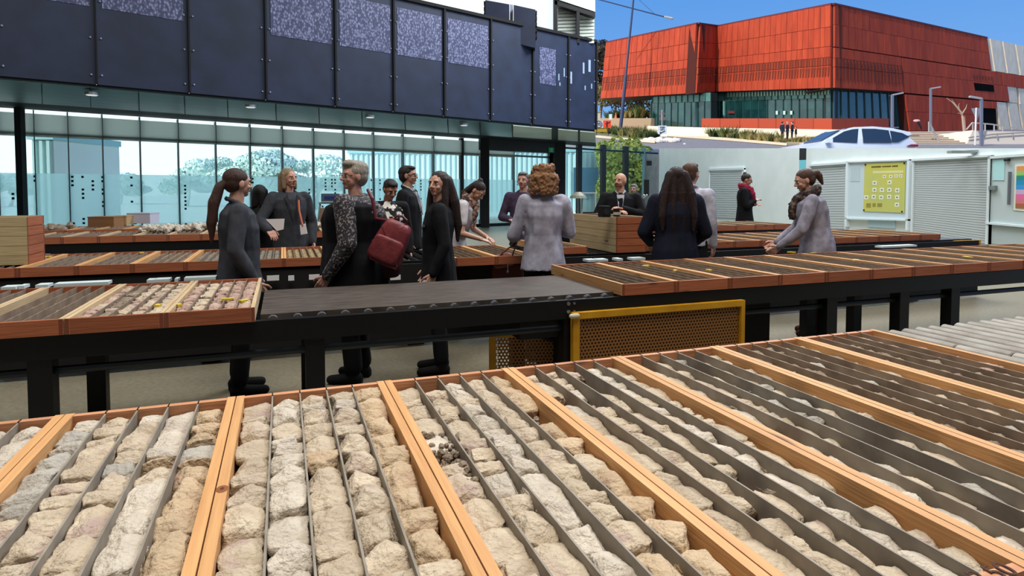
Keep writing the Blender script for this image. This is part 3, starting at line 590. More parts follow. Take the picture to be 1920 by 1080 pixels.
# balustrade and cream base wall in front of the glass
bal = thing('rust_balustrade', 'low rust red steel balustrade along the terrace edge', 'balustrade', at(1560, 240, 76)); b1 = at(1560, 240, 76)
def DBl(x): return lerp1(x, 1316, 88, 1560, 76) if x < 1560 else lerp1(x, 1560, 76, 1667, 84)
xs = [1316, 1350, 1387, 1422, 1455, 1490, 1525, 1560, 1586, 1612, 1640, 1667]
for a, b in zip(xs, xs[1:]):
    ya = 222 + (a - 1316) * .006; mb = MB(); yb_ = lambda x: 240 + max(0, min(1, (x - 1316) / 244)) * 3
    p = [at(a + .4, 222, DBl(a)), at(b - .4, 222, DBl(b)), at(b - .4, yb_(b), DBl(b)), at(a + .4, yb_(a), DBl(a))]
    o = Vector((0, .18, 0)); mb.hexa([p[3] - b1, p[2] - b1, p[2] + o - b1, p[3] + o - b1, p[0] - b1, p[1] - b1, p[1] + o - b1, p[0] + o - b1]); mb.build('balustrade_panel', mat('rust_rail', (172, 66, 40), .7, rand=.06), bal)
bw = mat('base_cream', (238, 226, 204), .8); mb = MB()
pts = [(1215, 236, 258, 72), (1318, 239, 260, 66.5), (1560, 243, 264, 60), (1668, 244, 272, 55)]
for (xa, ta, ba, da), (xb, tb, bb_, db) in zip(pts, pts[1:]):
    p = [at(xa, ba, da), at(xb, bb_, db), at(xb, tb, db), at(xa, ta, da)]; o = Vector((.3, 3.2, 0)); mb.hexa([p[0], p[1], p[1] + o, p[0] + o, p[3], p[2], p[2] + o, p[3] + o])
mb.build('base_wall', bw, label='long cream base wall below the rust balustrade', cat='wall')
# stairs and ramp
stp = thing('entrance_stairs', 'broad pale concrete steps in front of the rust red entrance facade', 'stairs', at(1700, 271, 49))
s0 = at(1700, 271, 49)
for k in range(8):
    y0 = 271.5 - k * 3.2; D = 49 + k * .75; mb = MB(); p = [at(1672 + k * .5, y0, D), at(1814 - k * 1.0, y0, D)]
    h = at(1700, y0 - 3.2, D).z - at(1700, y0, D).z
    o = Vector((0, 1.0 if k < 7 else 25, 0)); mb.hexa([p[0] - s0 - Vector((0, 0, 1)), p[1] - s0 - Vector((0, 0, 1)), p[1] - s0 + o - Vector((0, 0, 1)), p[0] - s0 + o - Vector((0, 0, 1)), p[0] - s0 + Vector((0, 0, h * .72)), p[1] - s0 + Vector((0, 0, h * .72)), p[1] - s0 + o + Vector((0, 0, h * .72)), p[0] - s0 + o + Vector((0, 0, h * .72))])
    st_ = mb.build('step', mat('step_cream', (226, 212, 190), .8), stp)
    mb = MB(); u_ = Vector((0, -.03, 0)); mb.hexa([q_ - s0 + u_ + d_ for d_ in (Vector((0, 0, -.05)), Vector((0, 0, h * .34))) for q_ in (p[0], p[1], p[1] - u_, p[0] - u_)]); mb.build('riser_shade', mat('riser_shade_brown', (132, 112, 100), .9), st_)  # darker strip on each step face, riser shade put into the colour
mb = MB(); p = [(1812, 272), (1824, 244), (1832, 246), (1990, 247), (1990, 276), (1812, 276)]
mb.prism([at(x, y, 49.5) for x, y in p], (0, 5, .0)); mb.build('ramp_wall', mat('ramp_cream', (214, 202, 190), .8), label='pale concrete ramp wall right of the entrance steps', cat='wall')
hr = mat('handrail_grey', (170, 166, 162), .4, .5)
def rail(label, pts, D, r=.06, posts=()):
    P3 = [at(x, y, D) for x, y in pts]; t = thing('handrail', label, 'handrail', P3[0])
    mb = MB(); mb.ring([p - P3[0] for p in P3], [r] * len(P3), 6); mb.build('rail', hr, t)
    for x, ya, yb_ in posts:
        mb = MB(); mb.tube(at(x, ya, D) - P3[0], at(x, yb_, D) - P3[0], r, n=6); mb.build('post', hr, t)
rail('thin grey handrail running down the middle of the entrance steps', [(1742, 228), (1760, 265)], 50.5, posts=((1741.5, 228, 247), (1748, 240, 250), (1759, 262, 272)))
rail('grey handrail at the top of the ramp beside the dark entrance', [(1812, 243), (1823, 230), (1860, 233), (1920, 243)], 52, posts=((1824, 230, 244), (1847, 232, 246), (1864, 234, 248), (1880, 236, 246)))
rail('long low handrail sloping along the front of the ramp wall', [(1816, 258), (1860, 252), (1990, 244)], 49.3, .05, posts=((1870, 250, 258), (1899, 248, 256)))
# lamps
def lamp(label, x, yt, yb_, armx, army, D):
    b = at(x, yb_, D); t = thing('street_lamp', label, 'street lamp', b); tp = at(x, yt, D) - b; am = at(armx, army, D) - b
    mb = MB(); mb.bar((0, 0, 0), tp, .16, .16); mb.build('pole', mat('lamp_slate', (104, 110, 132), .5), t)
    mb = MB(); mb.bar(tp, am, .2, .12); mb.build('lamp_arm', mat('lamp_slate2', (150, 152, 162), .4), t)
lamp('square slate street lamp at the left end of the entrance steps', 1673, 178, 272, 1693, 174, 50)
lamp('square slate street lamp standing on the entrance steps', 1745, 166, 247, 1763, 163, 60)
lamp('square slate street lamp on the right with arm pointing left', 1840, 185, 274, 1818, 181, 46)
# tall street light at the left
b = ong(1163, 245); D = b.y; t = thing('street_light', 'tall dark blue street light pole with long cross arm left of the red building', 'street light', b)
tp = at(1187.5, 0, D) - b; tp2 = at(1190, -22, D) - b; mb = MB(); mb.ring([(0, 0, 0), tp * .42, tp * .43, tp, tp2], [.30, .26, .2, .16, .13], 12); mb.build('pole', mat('pole_navy', (52, 62, 92), .5), t)
mb = MB(); mb.bar(at(1118, -2, D) - b, at(1247, 32, D) - b, .14, .14); mb.build('cross_arm', mat('pole_navy', (52, 62, 92)), t)
mb = MB(); mb.tube(at(1190, -8, D) - b, at(1227, 26, D) - b, .03, n=5); mb.build('stay_wire', mat('pole_navy', (52, 62, 92)), t)
mb = MB(); mb.cap(at(1247, 31.5, D) - b, at(1260, 34.5, D) - b, .16, .2); mb.build('lamp_head', mat('lamp_head_grey', (190, 186, 180), .5), t)
# signs
def signface(x0, x1, y0, y1, D): return at(x0, y0, D), at(x1, y1, D)
def flat(parent, name, m, x0, x1, y0, y1, D, base, d=.04):
    a, b = at(x0, y1, D), at(x1, y0, D); mb = MB(); mb.box(((a.x + b.x) / 2 - base.x, D - base.y, (a.z + b.z) / 2 - base.z), (b.x - a.x, d, b.z - a.z)); return mb.build(name, m, parent)
D = 52; b = at(1130, 252, D); t = thing('roadwork_sign', 'speed limit 40 sign joined to an orange worker symbol sign at the kerb', 'sign', b)
flat(t, 'sign_board', mat('sign_grey', (196, 196, 200), .5), 1114, 1131, 226, 240, D, b); flat(t, 'worker_board', mat('sign_orange', (236, 76, 42), .5), 1131.2, 1145.5, 226, 240, D, b)
flat(t, 'yellow_strip', mat('sign_ochre', (180, 140, 30), .6), 1112, 1138, 241.5, 247.5, D, b); flat(t, 'leg', matt, 1118, 1119, 240, 254, D, b, .05); flat(t, 'leg', matt, 1140, 1141, 240, 254, D, b, .05)
c = at(1122.5, 233, D - .04) - b; mb = MB(); n = 20
for k in range(n):
    a0, a1 = 2 * PI * k / n, 2 * PI * (k + 1) / n; mb.bar(c + Vector((.27 * math.cos(a0), 0, .27 * math.sin(a0))), c + Vector((.27 * math.cos(a1), 0, .27 * math.sin(a1))), .03, .05)
mb.build('ring', mat('sign_maroon', (110, 40, 60)), t)
def text(body, size, m, parent, loc, rot=(PI / 2, 0, 0), ext=.01, name='lettering', align='CENTER'):
    cu = bpy.data.curves.new(name, 'FONT'); cu.body = body; cu.size = size; cu.extrude = ext; cu.align_x = align; cu.align_y = 'CENTER'
    o = bpy.data.objects.new(name, cu); col.objects.link(o); dg = bpy.context.evaluated_depsgraph_get(); me = bpy.data.meshes.new_from_object(o.evaluated_get(dg)); bpy.data.objects.remove(o)
    me.materials.clear(); me.materials.append(m); o = bpy.data.objects.new(name, me); col.objects.link(o); o.parent = parent; o.location = loc; o.rotation_euler = rot; return o
ink = mat('ink', (24, 26, 34), .6)
text('40', .36, ink, t, c)
c = at(1138, 233, D - .04) - b; mb = MB(); mb.ell(c + Vector((0, 0, .2)), (.05, .02, .05), nu=8, nv=6); mb.bar(c + Vector((0, 0, .14)), c + Vector((-.03, 0, -.05)), .02, .12); mb.bar(c + Vector((0, 0, .1)), c + Vector((.16, 0, .13)), .02, .045); mb.bar(c + Vector((-.01, 0, .1)), c + Vector((-.13, 0, .02)), .02, .045)
mb.bar(c + Vector((-.02, 0, -.04)), c + Vector((-.06, 0, -.26)), .02, .05); mb.bar(c + Vector((-.01, 0, -.04)), c + Vector((.05, 0, -.26)), .02, .05); mb.box(c + Vector((.2, 0, .17)), (.08, .02, .08)); mb.build('worker_symbol', ink, t, kind='stuff')
D = 56; b = at(1241, 263, D); t = thing('keep_left_sign', 'white KEEP LEFT sign with black arrow on a thin white post', 'sign', b)
flat(t, 'sign_board', mat('sign_white2', (206, 216, 226), .5), 1233.5, 1250, 235.5, 251.5, D, b); flat(t, 'post', mat('sign_white2', (206, 216, 226)), 1240.4, 1241.6, 206, 263, D + .06, b, .06)
text('KEEP', .2, ink, t, at(1242, 239, D - .04) - b); text('LEFT', .2, ink, t, at(1242, 243, D - .04) - b)
mb = MB(); a0, a1 = at(1247, 245.5, D - .04) - b, at(1239, 249, D - .04) - b; mb.bar(a0, a1, .02, .07); dx = (a1 - a0).normalized(); pr = Vector((-dx.z, 0, dx.x)); mb.prism([a1 + dx * .12, a1 + pr * .11, a1 - pr * .11], (0, -.02, 0)); mb.build('arrow', ink, t, kind='stuff')
mb = MB(); p = at(1241, 213, D + .1) - b; r = .3; mb.prism([p + Vector((0, 0, r)), p + Vector((r, 0, 0)), p + Vector((0, 0, -r)), p + Vector((-r, 0, 0))], (0, .02, 0)); mb.build('diamond_back', mat('sign_back', (112, 100, 96), .6), t)
flat(t, 'plate_back', mat('sign_back', (112, 100, 96)), 1236, 1247, 219.5, 225.5, D + .1, b, .02)
D = 48; b = at(1829, 274, D); t = thing('give_way_sign', 'inverted triangle road sign seen from behind on a white post', 'sign', b)
flat(t, 'post', mat('post_white', (216, 214, 216), .5), 1827.4, 1831, 202, 274, D, b, .12)
mb = MB(); p = [at(1821.5, 203, D + .1) - b, at(1839.5, 202.5, D + .1) - b, at(1832, 227, D + .1) - b]; mb.prism(p, (0, .04, 0)); mb.build('triangle_plate', mat('plate_grey', (140, 140, 150), .5, .3), t)
# gravel tip
mb = MB(); base = ong(1241, 266)
for k in range(60):
    p = ong(1206 + rnd.random() * 66, 263 + rnd.random() * 4.6) - base; r = .13 + rnd.random() * .16; mb.ell((p.x, p.y, p.z + .1), (r * 1.4, r, r * .8), nu=7, nv=5)
mb.build('stone_pile', mat('stones_white', (228, 216, 206), .9, rand=.1), kind='stuff', loc=base, label='white stones heaped at the tip of the traffic island', cat='stones')
# vegetation
def tufts(n, w, h, seed, blades=26):
    r = random.Random(seed); mb = MB()
    for k in range(n):
        cx, cy = (r.random() - .5) * w, (r.random() - .5) * w * .7; hh = h * (.6 + r.random() * .5)
        for j in range(blades):
            a = r.random() * 2 * PI; l = hh * (.45 + r.random() * .6); q = .25 + r.random() * .55; d = Vector((math.cos(a), math.sin(a), 0)); wd = Vector((-d.y, d.x, 0)) * .035
            b0 = Vector((cx, cy, 0)) + d * .12 * r.random(); m1 = b0 + d * l * q * .5 + Vector((0, 0, l * .6)); e = b0 + d * l * q * 1.1 + Vector((0, 0, l))
            mb.add([b0 - wd, b0 + wd, m1 + wd, m1 - wd, e], [(0, 1, 2, 3), (3, 2, 4)], 0 if r.random() < .7 else 1)
    return mb
gA = mat('leaf_green', (86, 106, 58), .9); gB = mat('leaf_olive', (126, 124, 72), .9); gC = mat('leaf_dry', (168, 150, 98), .9); gD = mat('leaf_dark', (46, 64, 34), .9)
shr = [(tufts(16, 1.7, 1.15, 3), [gA, gB]), (tufts(16, 1.7, 1.1, 5), [gB, gC]), (tufts(18, 1.7, .95, 8), [gD, gA]), (tufts(12, 1.6, .8, 9), [gC, gB])]
shm = [a.mesh('foliage_clump', b) for a, b in shr]
k = 0
for px, py, ty, sc__ in [(1122, 250, 0, 1.0), (1134, 251, 0, 1.0), (1146, 252, 1, 1.05), (1157, 254, 0, .9), (1166, 255, 2, 1.15), (1176, 256, 1, 1.0), (1187, 257, 2, .95), (1197, 259, 1, 1.15), (1207, 260, 0, 1.0), (1216, 258, 1, .95), (1224, 259, 2, .8), (1151, 246, 2, 1), (1182, 250, 0, .9), (1205, 252, 1, .9)]:
    p = ong(px, py); o = obj('island_shrub', shm[ty], None, '%s grassy shrub %s along the planted traffic island' % (['green', 'olive', 'dark green', 'straw'][ty], ORD[k] + ' from left'), 'shrub', 'shrubs on the traffic island', loc=p, rz=k * 1.3); o.scale = (sc__,) * 3; k += 1
k = 0
for px, py, ty, sc__ in [(1256, 252, 1, .9), (1268, 253, 2, 1.0), (1279, 254, 0, 1.0), (1288, 254, 2, .9), (1303, 256, 3, 1.1), (1316, 256, 2, 1.2), (1326, 257, 0, 1.0), (1338, 258, 1, 1.1), (1349, 259, 2, 1.2), (1361, 260, 0, 1.15), (1373, 261, 3, .9), (1386, 262, 2, .9), (1398, 263, 0, .9), (1410, 264, 1, 1.0), (1424, 266, 3, 1.15), (1436, 267, 3, 1.1), (1450, 268, 1, .9), (1462, 270, 3, .7), (1480, 268, 3, .7), (1500, 268, 3, .8), (1514, 266, 3, .8)]:
    p = ong(px, py); o = obj('verge_shrub', shm[ty], None, '%s tussock, %s from left on the verge before the cream wall' % (['green', 'olive', 'dark green', 'straw'][ty], ORD[k]), 'shrub', 'tussocks on the verge', loc=p, rz=k * 1.7); o.scale = (sc__,) * 3; k += 1
def crown(seed, n, rx, rz_, leaf=.5):
    r = random.Random(seed); mb = MB(); blobs = [(Vector((r.uniform(-.7, .7) * rx, r.uniform(-.7, .7) * rx, r.uniform(-.7, .8) * rz_)), r.uniform(.3, .5)) for _ in range(9)]
    for k in range(n):
        c, q = blobs[k % 9]; d = Vector((r.gauss(0, 1), r.gauss(0, 1), r.gauss(0, 1))).normalized(); p = c + Vector((d.x * rx * q, d.y * rx * q, d.z * rz_ * q)); a = Vector((r.gauss(0, 1), r.gauss(0, 1), r.gauss(0, .6))).normalized() * leaf; b2 = a.cross(d).normalized() * leaf * .5
        mb.add([p - a * .5, p + b2, p + a * .5, p - b2], [(0, 1, 2, 3)], 0 if r.random() < .6 else 1)
    return mb
def tree(label, base, h, rx, mats_, seed, n=1400, leaf=.5, tr=.2, rzf=.36, bark=(92, 82, 70)):
    t = thing('tree', label, 'tree', base); mb = MB(); mb.ring([(0, 0, 0), (.1 * rx, 0, h * .35), (0, .05 * rx, h * .7)], [tr, tr * .7, tr * .3], 8)
    for a in range(5): q = a * 1.26; mb.ring([(0, 0, h * (.35 + .05 * a)), (math.cos(q) * rx * .5, math.sin(q) * rx * .5, h * (.6 + .04 * a))], [tr * .45, tr * .15], 6)
    mb.build('trunk', mat('bark%d' % bark[0], bark, .9), t); c = crown(seed, n, rx, h * rzf, leaf).build('foliage', mats_, t); c.location = (0, 0, h * .62); return t
def GE(D): return 14.0 + GS * (D - 108)
def one(px, D): return Vector(((px - 960) / F_PX * D, D, GE(D)))
mb = MB(); q = [one(1090, 108), one(1236, 108), one(1250, 175), one(1090, 175)]; mb.hexa([p - Vector((0, 0, 3)) for p in q] + q); mb.build('ground', mat('bank_tan', (206, 176, 140), .9), kind='structure')
brn = mat('leaf_brown', (88, 74, 58), .9); brn2 = mat('leaf_brown2', (64, 58, 44), .9)
tree('brown bushy tree at the left edge beside the red building', one(1124, 150), 16, 6.0, [brn, brn2], 21, 2600, .9, .4)
tree('dark tree with thin crown rising behind the left end of the building', one(1116, 165), 26, 3.6, [mat('leaf_blue', (52, 62, 74), .9), brn2], 22, 700, .8, .3, .14)
tree('small brown tree under the overhang of the red building', one(1150, 140), 7.5, 4.6, [brn, gB], 23, 1500, .55, .3)
tree('pale olive tree beside the parked dark cars', one(1204, 155), 6.2, 4.2, [gB, gA], 24, 1300, .5, .25)
tree('dense dark shrub tree behind the tall street light', one(1174, 150), 8, 5.0, [brn2, gD], 26, 1300, .5, .25)
for k, px in enumerate((1152, 1176, 1190, 1206)):
    o = obj('verge_shrub', shm[(k + 2) % 4], None, 'grassy shrub on the tan path edge, %s from left' % ORD[k], 'shrub', 'shrubs below the parked cars', loc=one(px, 112), rz=k); o.scale = (1.9,) * 3
tb = thing('utility_box', 'beige utility cabinet at the left edge of the street', 'cabinet', at(1121, 226, 62)); flat(tb, 'case', mat('beige_box', (196, 188, 160), .7), 1113, 1125, 211, 227, 62, at(1121, 226, 62), .8); flat(tb, 'lid', mat('beige_lid', (176, 168, 140), .7), 1112, 1126, 209.8, 211, 62, at(1121, 226, 62), 1.0)
tb = thing('white_sign', 'small blank white sign left of the tall street light', 'sign', at(1145, 226, 60)); b = at(1145, 226, 60); flat(tb, 'board', white, 1142, 1147.5, 214, 224.5, 60, b); flat(tb, 'post', matt, 1144.5, 1145, 224, 232, 60, b)
b = one(1153.5, 110); mb = MB(); mb.ring([(0, 0, 0), (0, 0, .05)], [.28, .28], 4); mb.ring([(0, 0, .05), (0, 0, .35), (0, 0, .36), (0, 0, .55), (0, 0, .56), (0, 0, 1.0)], [.22, .15, .15, .1, .1, .03], 10)
mb.build('traffic_cone', mat('cone_orange', (232, 110, 70), .6), loc=b, label='small orange traffic cone beside the white blank sign', cat='cone')
# bare sapling
b = ong(1808, 247.5); D = b.y; b = at(1808, 247, 70); D = 70; t = thing('bare_tree', 'leafless leaning sapling in front of the rust red facade', 'tree', b); mb = MB()
L = lambda pts, r0: mb.ring([at(x, y, D) - b for x, y in pts], [r0 * (1 - .8 * i / (len(pts) - 1)) for i in range(len(pts))], 6)
L([(1808, 247), (1805, 220), (1803, 212), (1795, 202), (1786, 192), (1775, 184)], .16); L([(1795, 202), (1790, 194), (1784, 186)], .08); L([(1804, 213), (1811, 203), (1813, 195)], .08); L([(1799, 207), (1797, 198), (1799, 193)], .06); L([(1803, 215), (1798, 212), (1794, 213)], .05); L([(1810, 247), (1809, 217)], .07)
mb.build('branches', mat('twig', (176, 150, 130), .8), t)
mb = MB(); mb.cap((0, 0, 0), (.5, 0, -.9), .14, .08); mb.ell((-.15, 0, .1), (.45, .15, .18), 1); mb.build('wall_ornament', [ink, mat('ornament_pink', (226, 180, 180), .5)], loc=at(1721, 228, 79), label='small dark and pink emblem fixed to the rust facade', cat='emblem')

# cars
def car(label, base, rz, L, H, paint, detail=True, name='car', dark=False):
    t = thing(name, label, 'car', base, rz); W = .91
    prof = [(-2.1, .35), (-2.18, .6), (-2.12, .86), (-1.75, 1.0), (-1.1, 1.08), (-.35, 1.5), (.05, 1.62), (.75, 1.65), (1.45, 1.58), (2.02, 1.44), (2.1, 1.36), (1.92, 1.3), (2.2, 1.0), (2.22, .6), (2.15, .35)]
    def yw(z): return W if z < 1.0 else W - (z - 1.0) * .32
    mb = MB(); n = len(prof); sx = L / 4.4; sz = H / 1.65
    for sd_ in (-1, 1): mb.add([Vector((x * sx, sd_ * yw(z), z * sz)) for x, z in prof], [tuple(range(n)) if sd_ < 0 else tuple(range(n))[::-1]])
    o = len(mb.v) - 2 * n; mb.f += [(i + o, (i + 1) % n + o, (i + 1) % n + n + o, i + n + o) for i in range(n)]; mb.m += [0] * n
    mb.build('car_body', paint, t)
    g = mat('car_glass', (44, 58, 76), .1, .1, spec=.8)
    wins = [[(-.98, 1.08), (-.3, 1.46), (.0, 1.54), (.22, 1.56), (.1, 1.04)], [(.32, 1.04), (.34, 1.56), (.8, 1.56), (1.28, 1.5), (1.32, 1.04)], [(1.34, 1.06), (1.33, 1.49), (1.75, 1.4), (1.98, 1.26), (1.55, 1.06)]]
    for sd_ in (-1, 1):
        for wn_ in wins:
            m2 = MB(); m2.prism([Vector((x * sx, sd_ * (yw(z) - .01), z * sz)) for x, z in wn_], (0, sd_ * .025, 0)); m2.build('side_window', g, t)
        m2 = MB(); m2.box((-.95 * sx, sd_ * 1.03, 1.1 * sz), (.16, .22, .15)); m2.build('door_mirror', paint, t)
        for x in (-1.4, 1.4):
            m2 = MB(); m2.tube((x * sx, sd_ * .74, .33), (x * sx, sd_ * .94, .33), .33, n=18); m2.tube((x * sx, sd_ * .9, .33), (x * sx, sd_ * .95, .33), .2, n=12, m=1); m2.build('wheel', [matt, steel], t)
        m2 = MB(); m2.prism([Vector((x * sx, sd_ * .88, z * sz)) for x, z in ((2.0, .98), (2.24, .98), (2.24, .9), (1.85, .92))], (0, sd_ * .05, 0)); m2.build('tail_light', mat('tail_red', (150, 20, 50), .3), t)
        m2 = MB(); m2.bar((-.3 * sx, sd_ * .66, 1.56 * sz), (1.7 * sx, sd_ * .66, 1.62 * sz), .03, .03); m2.build('roof_rail', mat('rail_slate', (110, 112, 140), .4), t)
    m2 = MB(); m2.prism([Vector((-1.06 * sx, -.68, 1.11 * sz)), Vector((-1.06 * sx, .68, 1.11 * sz)), Vector((-.38 * sx, .62, 1.5 * sz)), Vector((-.38 * sx, -.62, 1.5 * sz))], (-.02, 0, .03)); m2.build('windscreen', g, t)
    m2 = MB(); m2.prism([Vector((1.97 * sx, -.66, 1.31 * sz)), Vector((1.97 * sx, .66, 1.31 * sz)), Vector((2.2 * sx, .72, 1.02 * sz)), Vector((2.2 * sx, -.72, 1.02 * sz))], (.02, 0, .02)); m2.build('rear_window', g, t)
    m2 = MB(); m2.box((1.95 * sx, 0, 1.45 * sz), (.34, 1.2, .05)); m2.build('roof_spoiler', paint, t)
    return t
cp = at(1577, 278, 23.6); car('silver white hatchback passing in front of the steps', (cp.x, 23.6, G(23.6) + .02), 0, 4.55, 1.66, mat('paint_silver', (226, 230, 240), .25, .1, spec=.7))
pd = mat('paint_navy', (40, 46, 66), .3)
for k, (px, py) in enumerate([(1181, 128), (1206, 124)]):
    car(['dark navy car parked left under the overhang', 'second dark navy car parked nearer the glass storey'][k], one(px, py), .15, 4.4, 1.45, pd)
# pale outbuildings, screens and trees seen through the glazing
def outblock(label, x0, x1, yt, D, m, ribs=0, dep=4):
    a, b = at(x0, yt, D), at(x1, yt, D); t = thing('outbuilding', label, 'building', (a.x, D, -.05)); mb = MB(); mb.bx(0, b.x - a.x, 0, dep, 0, a.z + .05); mb.build('wall', m, t)
    mb = MB(); mb.bx(-.1, b.x - a.x + .1, -.15, dep, a.z + .05, a.z + .3); mb.build('roof_edge', mat('teal_edge', (160, 210, 218)), t)
    for i in range(ribs):
        mb = MB(); x = (i + .5) / ribs * (b.x - a.x); mb.bx(x - .06, x + .06, -.12, 0, .2, a.z); mb.build('rib', mat('rib_teal', (190, 224, 228)), t)
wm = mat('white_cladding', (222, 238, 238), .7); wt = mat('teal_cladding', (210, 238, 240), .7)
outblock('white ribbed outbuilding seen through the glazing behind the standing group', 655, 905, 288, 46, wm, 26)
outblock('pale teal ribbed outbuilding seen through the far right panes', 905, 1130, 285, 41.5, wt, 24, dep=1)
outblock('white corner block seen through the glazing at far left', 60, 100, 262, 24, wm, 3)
mb = MB(); a = at(1098, 340, 40.8); mb.bx(-.8, .8, -.1, .1, -.9, .9); mb.build('blue_bin', mat('bin_blue', (90, 140, 175), .6), loc=a, label='blue panel standing outside the far right panes', cat='panel')
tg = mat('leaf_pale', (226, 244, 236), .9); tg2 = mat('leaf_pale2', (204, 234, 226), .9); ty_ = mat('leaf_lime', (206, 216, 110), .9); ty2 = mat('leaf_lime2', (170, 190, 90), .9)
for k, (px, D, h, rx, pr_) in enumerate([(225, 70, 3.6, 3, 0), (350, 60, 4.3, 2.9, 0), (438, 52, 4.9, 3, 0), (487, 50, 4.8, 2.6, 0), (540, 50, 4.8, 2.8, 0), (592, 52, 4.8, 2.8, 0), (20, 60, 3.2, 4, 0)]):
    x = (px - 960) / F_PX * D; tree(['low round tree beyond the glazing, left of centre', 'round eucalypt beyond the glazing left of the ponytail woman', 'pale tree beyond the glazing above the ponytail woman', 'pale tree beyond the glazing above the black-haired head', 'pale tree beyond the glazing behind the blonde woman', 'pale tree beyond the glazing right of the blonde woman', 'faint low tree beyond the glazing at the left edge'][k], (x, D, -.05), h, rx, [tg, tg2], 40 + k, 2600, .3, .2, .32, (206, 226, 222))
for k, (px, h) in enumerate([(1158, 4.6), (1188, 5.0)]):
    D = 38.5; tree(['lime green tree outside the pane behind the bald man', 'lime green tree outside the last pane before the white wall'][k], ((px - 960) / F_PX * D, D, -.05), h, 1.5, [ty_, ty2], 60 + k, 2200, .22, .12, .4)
# ------------------------------------------------------------------ core trays
wn = woodmat('pine_warm', (212, 162, 108), (188, 136, 86), .10, 'y'); wne = woodmat('pine_end', (206, 150, 110), (178, 116, 80), .10, 'x')
wo = woodmat('cedar_y', (176, 104, 70), (146, 80, 52), .10, 'y', False); woe = woodmat('cedar_x', (172, 100, 66), (140, 76, 48), .12, 'x')
wp = woodmat('pine_pale', (206, 182, 146), (184, 154, 116), .08, 'y', False); wcut = mat('cut_end', (126, 62, 42), .8)
divm = mat('divider_grey', (150, 141, 128), .6, 0, (128, 118, 106), 14, bump=.03, rand=.05); divd = mat('divider_brown', (146, 126, 106), .7, 0, (122, 104, 88), 12)
plym = mat('tray_floor', (120, 86, 62), .8)
def tray_meshes(W, L, H, rail, em, sm, dm, th=.021, nl=5, dth=.004):
    o = {}
    mb = MB(); mb.bx(-th / 2, th / 2, -L / 2, L / 2, 0, H); o['side_rail'] = mb.mesh('side_rail', sm)
    iw = W - 2 * th; mb = MB(); mb.bx(-iw / 2 - .0, iw / 2, -th / 2, th / 2, 0, H - .002)
    o['end_rail'] = mb.mesh('end_rail', em)
    mb = MB(); mb.bx(-iw / 2, iw / 2, -L / 2 + th, L / 2 - th, .004, .010); o['base_board'] = mb.mesh('base_board', plym)
    mb = MB(); mb.bx(-dth / 2, dth / 2, -L / 2 + th * .6, L / 2 - th * .6, .010, H - .004); o['lane_divider'] = mb.mesh('lane_divider', dm)
    mb = MB(); mb.bx(-.0015, .0015, -th * .51, th * .51, H - .012, H - .0005); o['saw_slot'] = mb.mesh('saw_slot', matt)
    mb = MB(); mb.bx(-th / 2 + .001, th / 2 - .001, -.0008, .0008, .001, H - .001); o['joint_end'] = mb.mesh('joint_end', wcut)
    return o
def make_tray(name, TM, W, L, H, label, group, th=.021, nl=5, slots=False, simple=False, fill=None, div=True):
    t = thing(name, label, 'tray', group=group); a = lambda n, x=0, y=0, p=t: (lambda o: (setattr(o, 'location', (x, y, 0)), o)[1])(obj(n, TM[n], p))
    for s in (-1, 1):
        r = a('side_rail', s * (W / 2 - th / 2)); a('end_rail', 0, s * (L / 2 - th / 2))
        for q in (-1, 1): a('joint_end', 0, q * (L / 2 + .0006), r) if q < 0 else None
    a('base_board')
    iw = W - 2 * th
    for k in range(1, nl):
        x = -iw / 2 + iw * k / nl
        if div: a('lane_divider', x)
        if slots:
            e = [c for c in t.children if c.name.startswith('end_rail')]; a('saw_slot', x, 0, e[1])
    if fill is not None: obj('core_fill', fill, t, kind='stuff')
    return t
def place(t, s, tt, z, rz=TA): t.location = ST(s, tt, z); t.rotation_euler = (0, 0, rz); return t

# rough rock cores
def rockmesh(seed, L=.085, r=.0355, n=10, chips=7):
    R_ = random.Random(seed); mb = MB(); vs = {}; fs = []; off = Vector((seed * 3.1, seed * 1.7, 0))
    def P(f, i, j):
        a, b = (i / n * 2 - 1), (j / n * 2 - 1)
        c = {0: (a, b, 1), 1: (b, a, -1), 2: (1, a, b), 3: (-1, b, a), 4: (b, 1, a), 5: (a, -1, b)}[f]; return c
    planes = []
    for _ in range(chips):
        d = Vector((R_.gauss(0, .45), R_.gauss(0, .8), R_.gauss(.7, .7))).normalized(); planes.append((d, R_.uniform(.70, .98)))
    for f in range(6):
        for i in range(n + 1):
            for j in range(n + 1):
                c = P(f, i, j); k = tuple(round(x, 4) for x in c)
                if k in vs: continue
                v = Vector(c); e = 7; q = (abs(v.x) ** e + abs(v.y) ** e + abs(v.z) ** e) ** (1 / e); v = v / q * .99
                m = math.hypot(v.x, v.z); v.x *= .86 + .14 / max(m, .4) if m > 1 else 1; 
                for d, h in planes:
                    hh = v.dot(d) - h * (1.0 + .25 * abs(d.y))
                    if hh > 0: v -= d * hh * .9
                nn = noise.noise(v * 1.3 + off) * .10 + noise.noise(v * 3.2 + off) * .08 + noise.noise(v * 7.5 + off) * .05
                v = v * (1 + nn); vs[k] = (len(mb.v)); mb.v.append((v.x * r, v.y * L / 2, v.z * r * .92 + r * .88))
        for i in range(n):
            for j in range(n):
                q = [tuple(round(x, 4) for x in P(f, a, b)) for a, b in ((i, j), (i + 1, j), (i + 1, j + 1), (i, j + 1))]
                mb.f.append(tuple(vs[k] for k in q)); mb.m.append(0)
    return mb
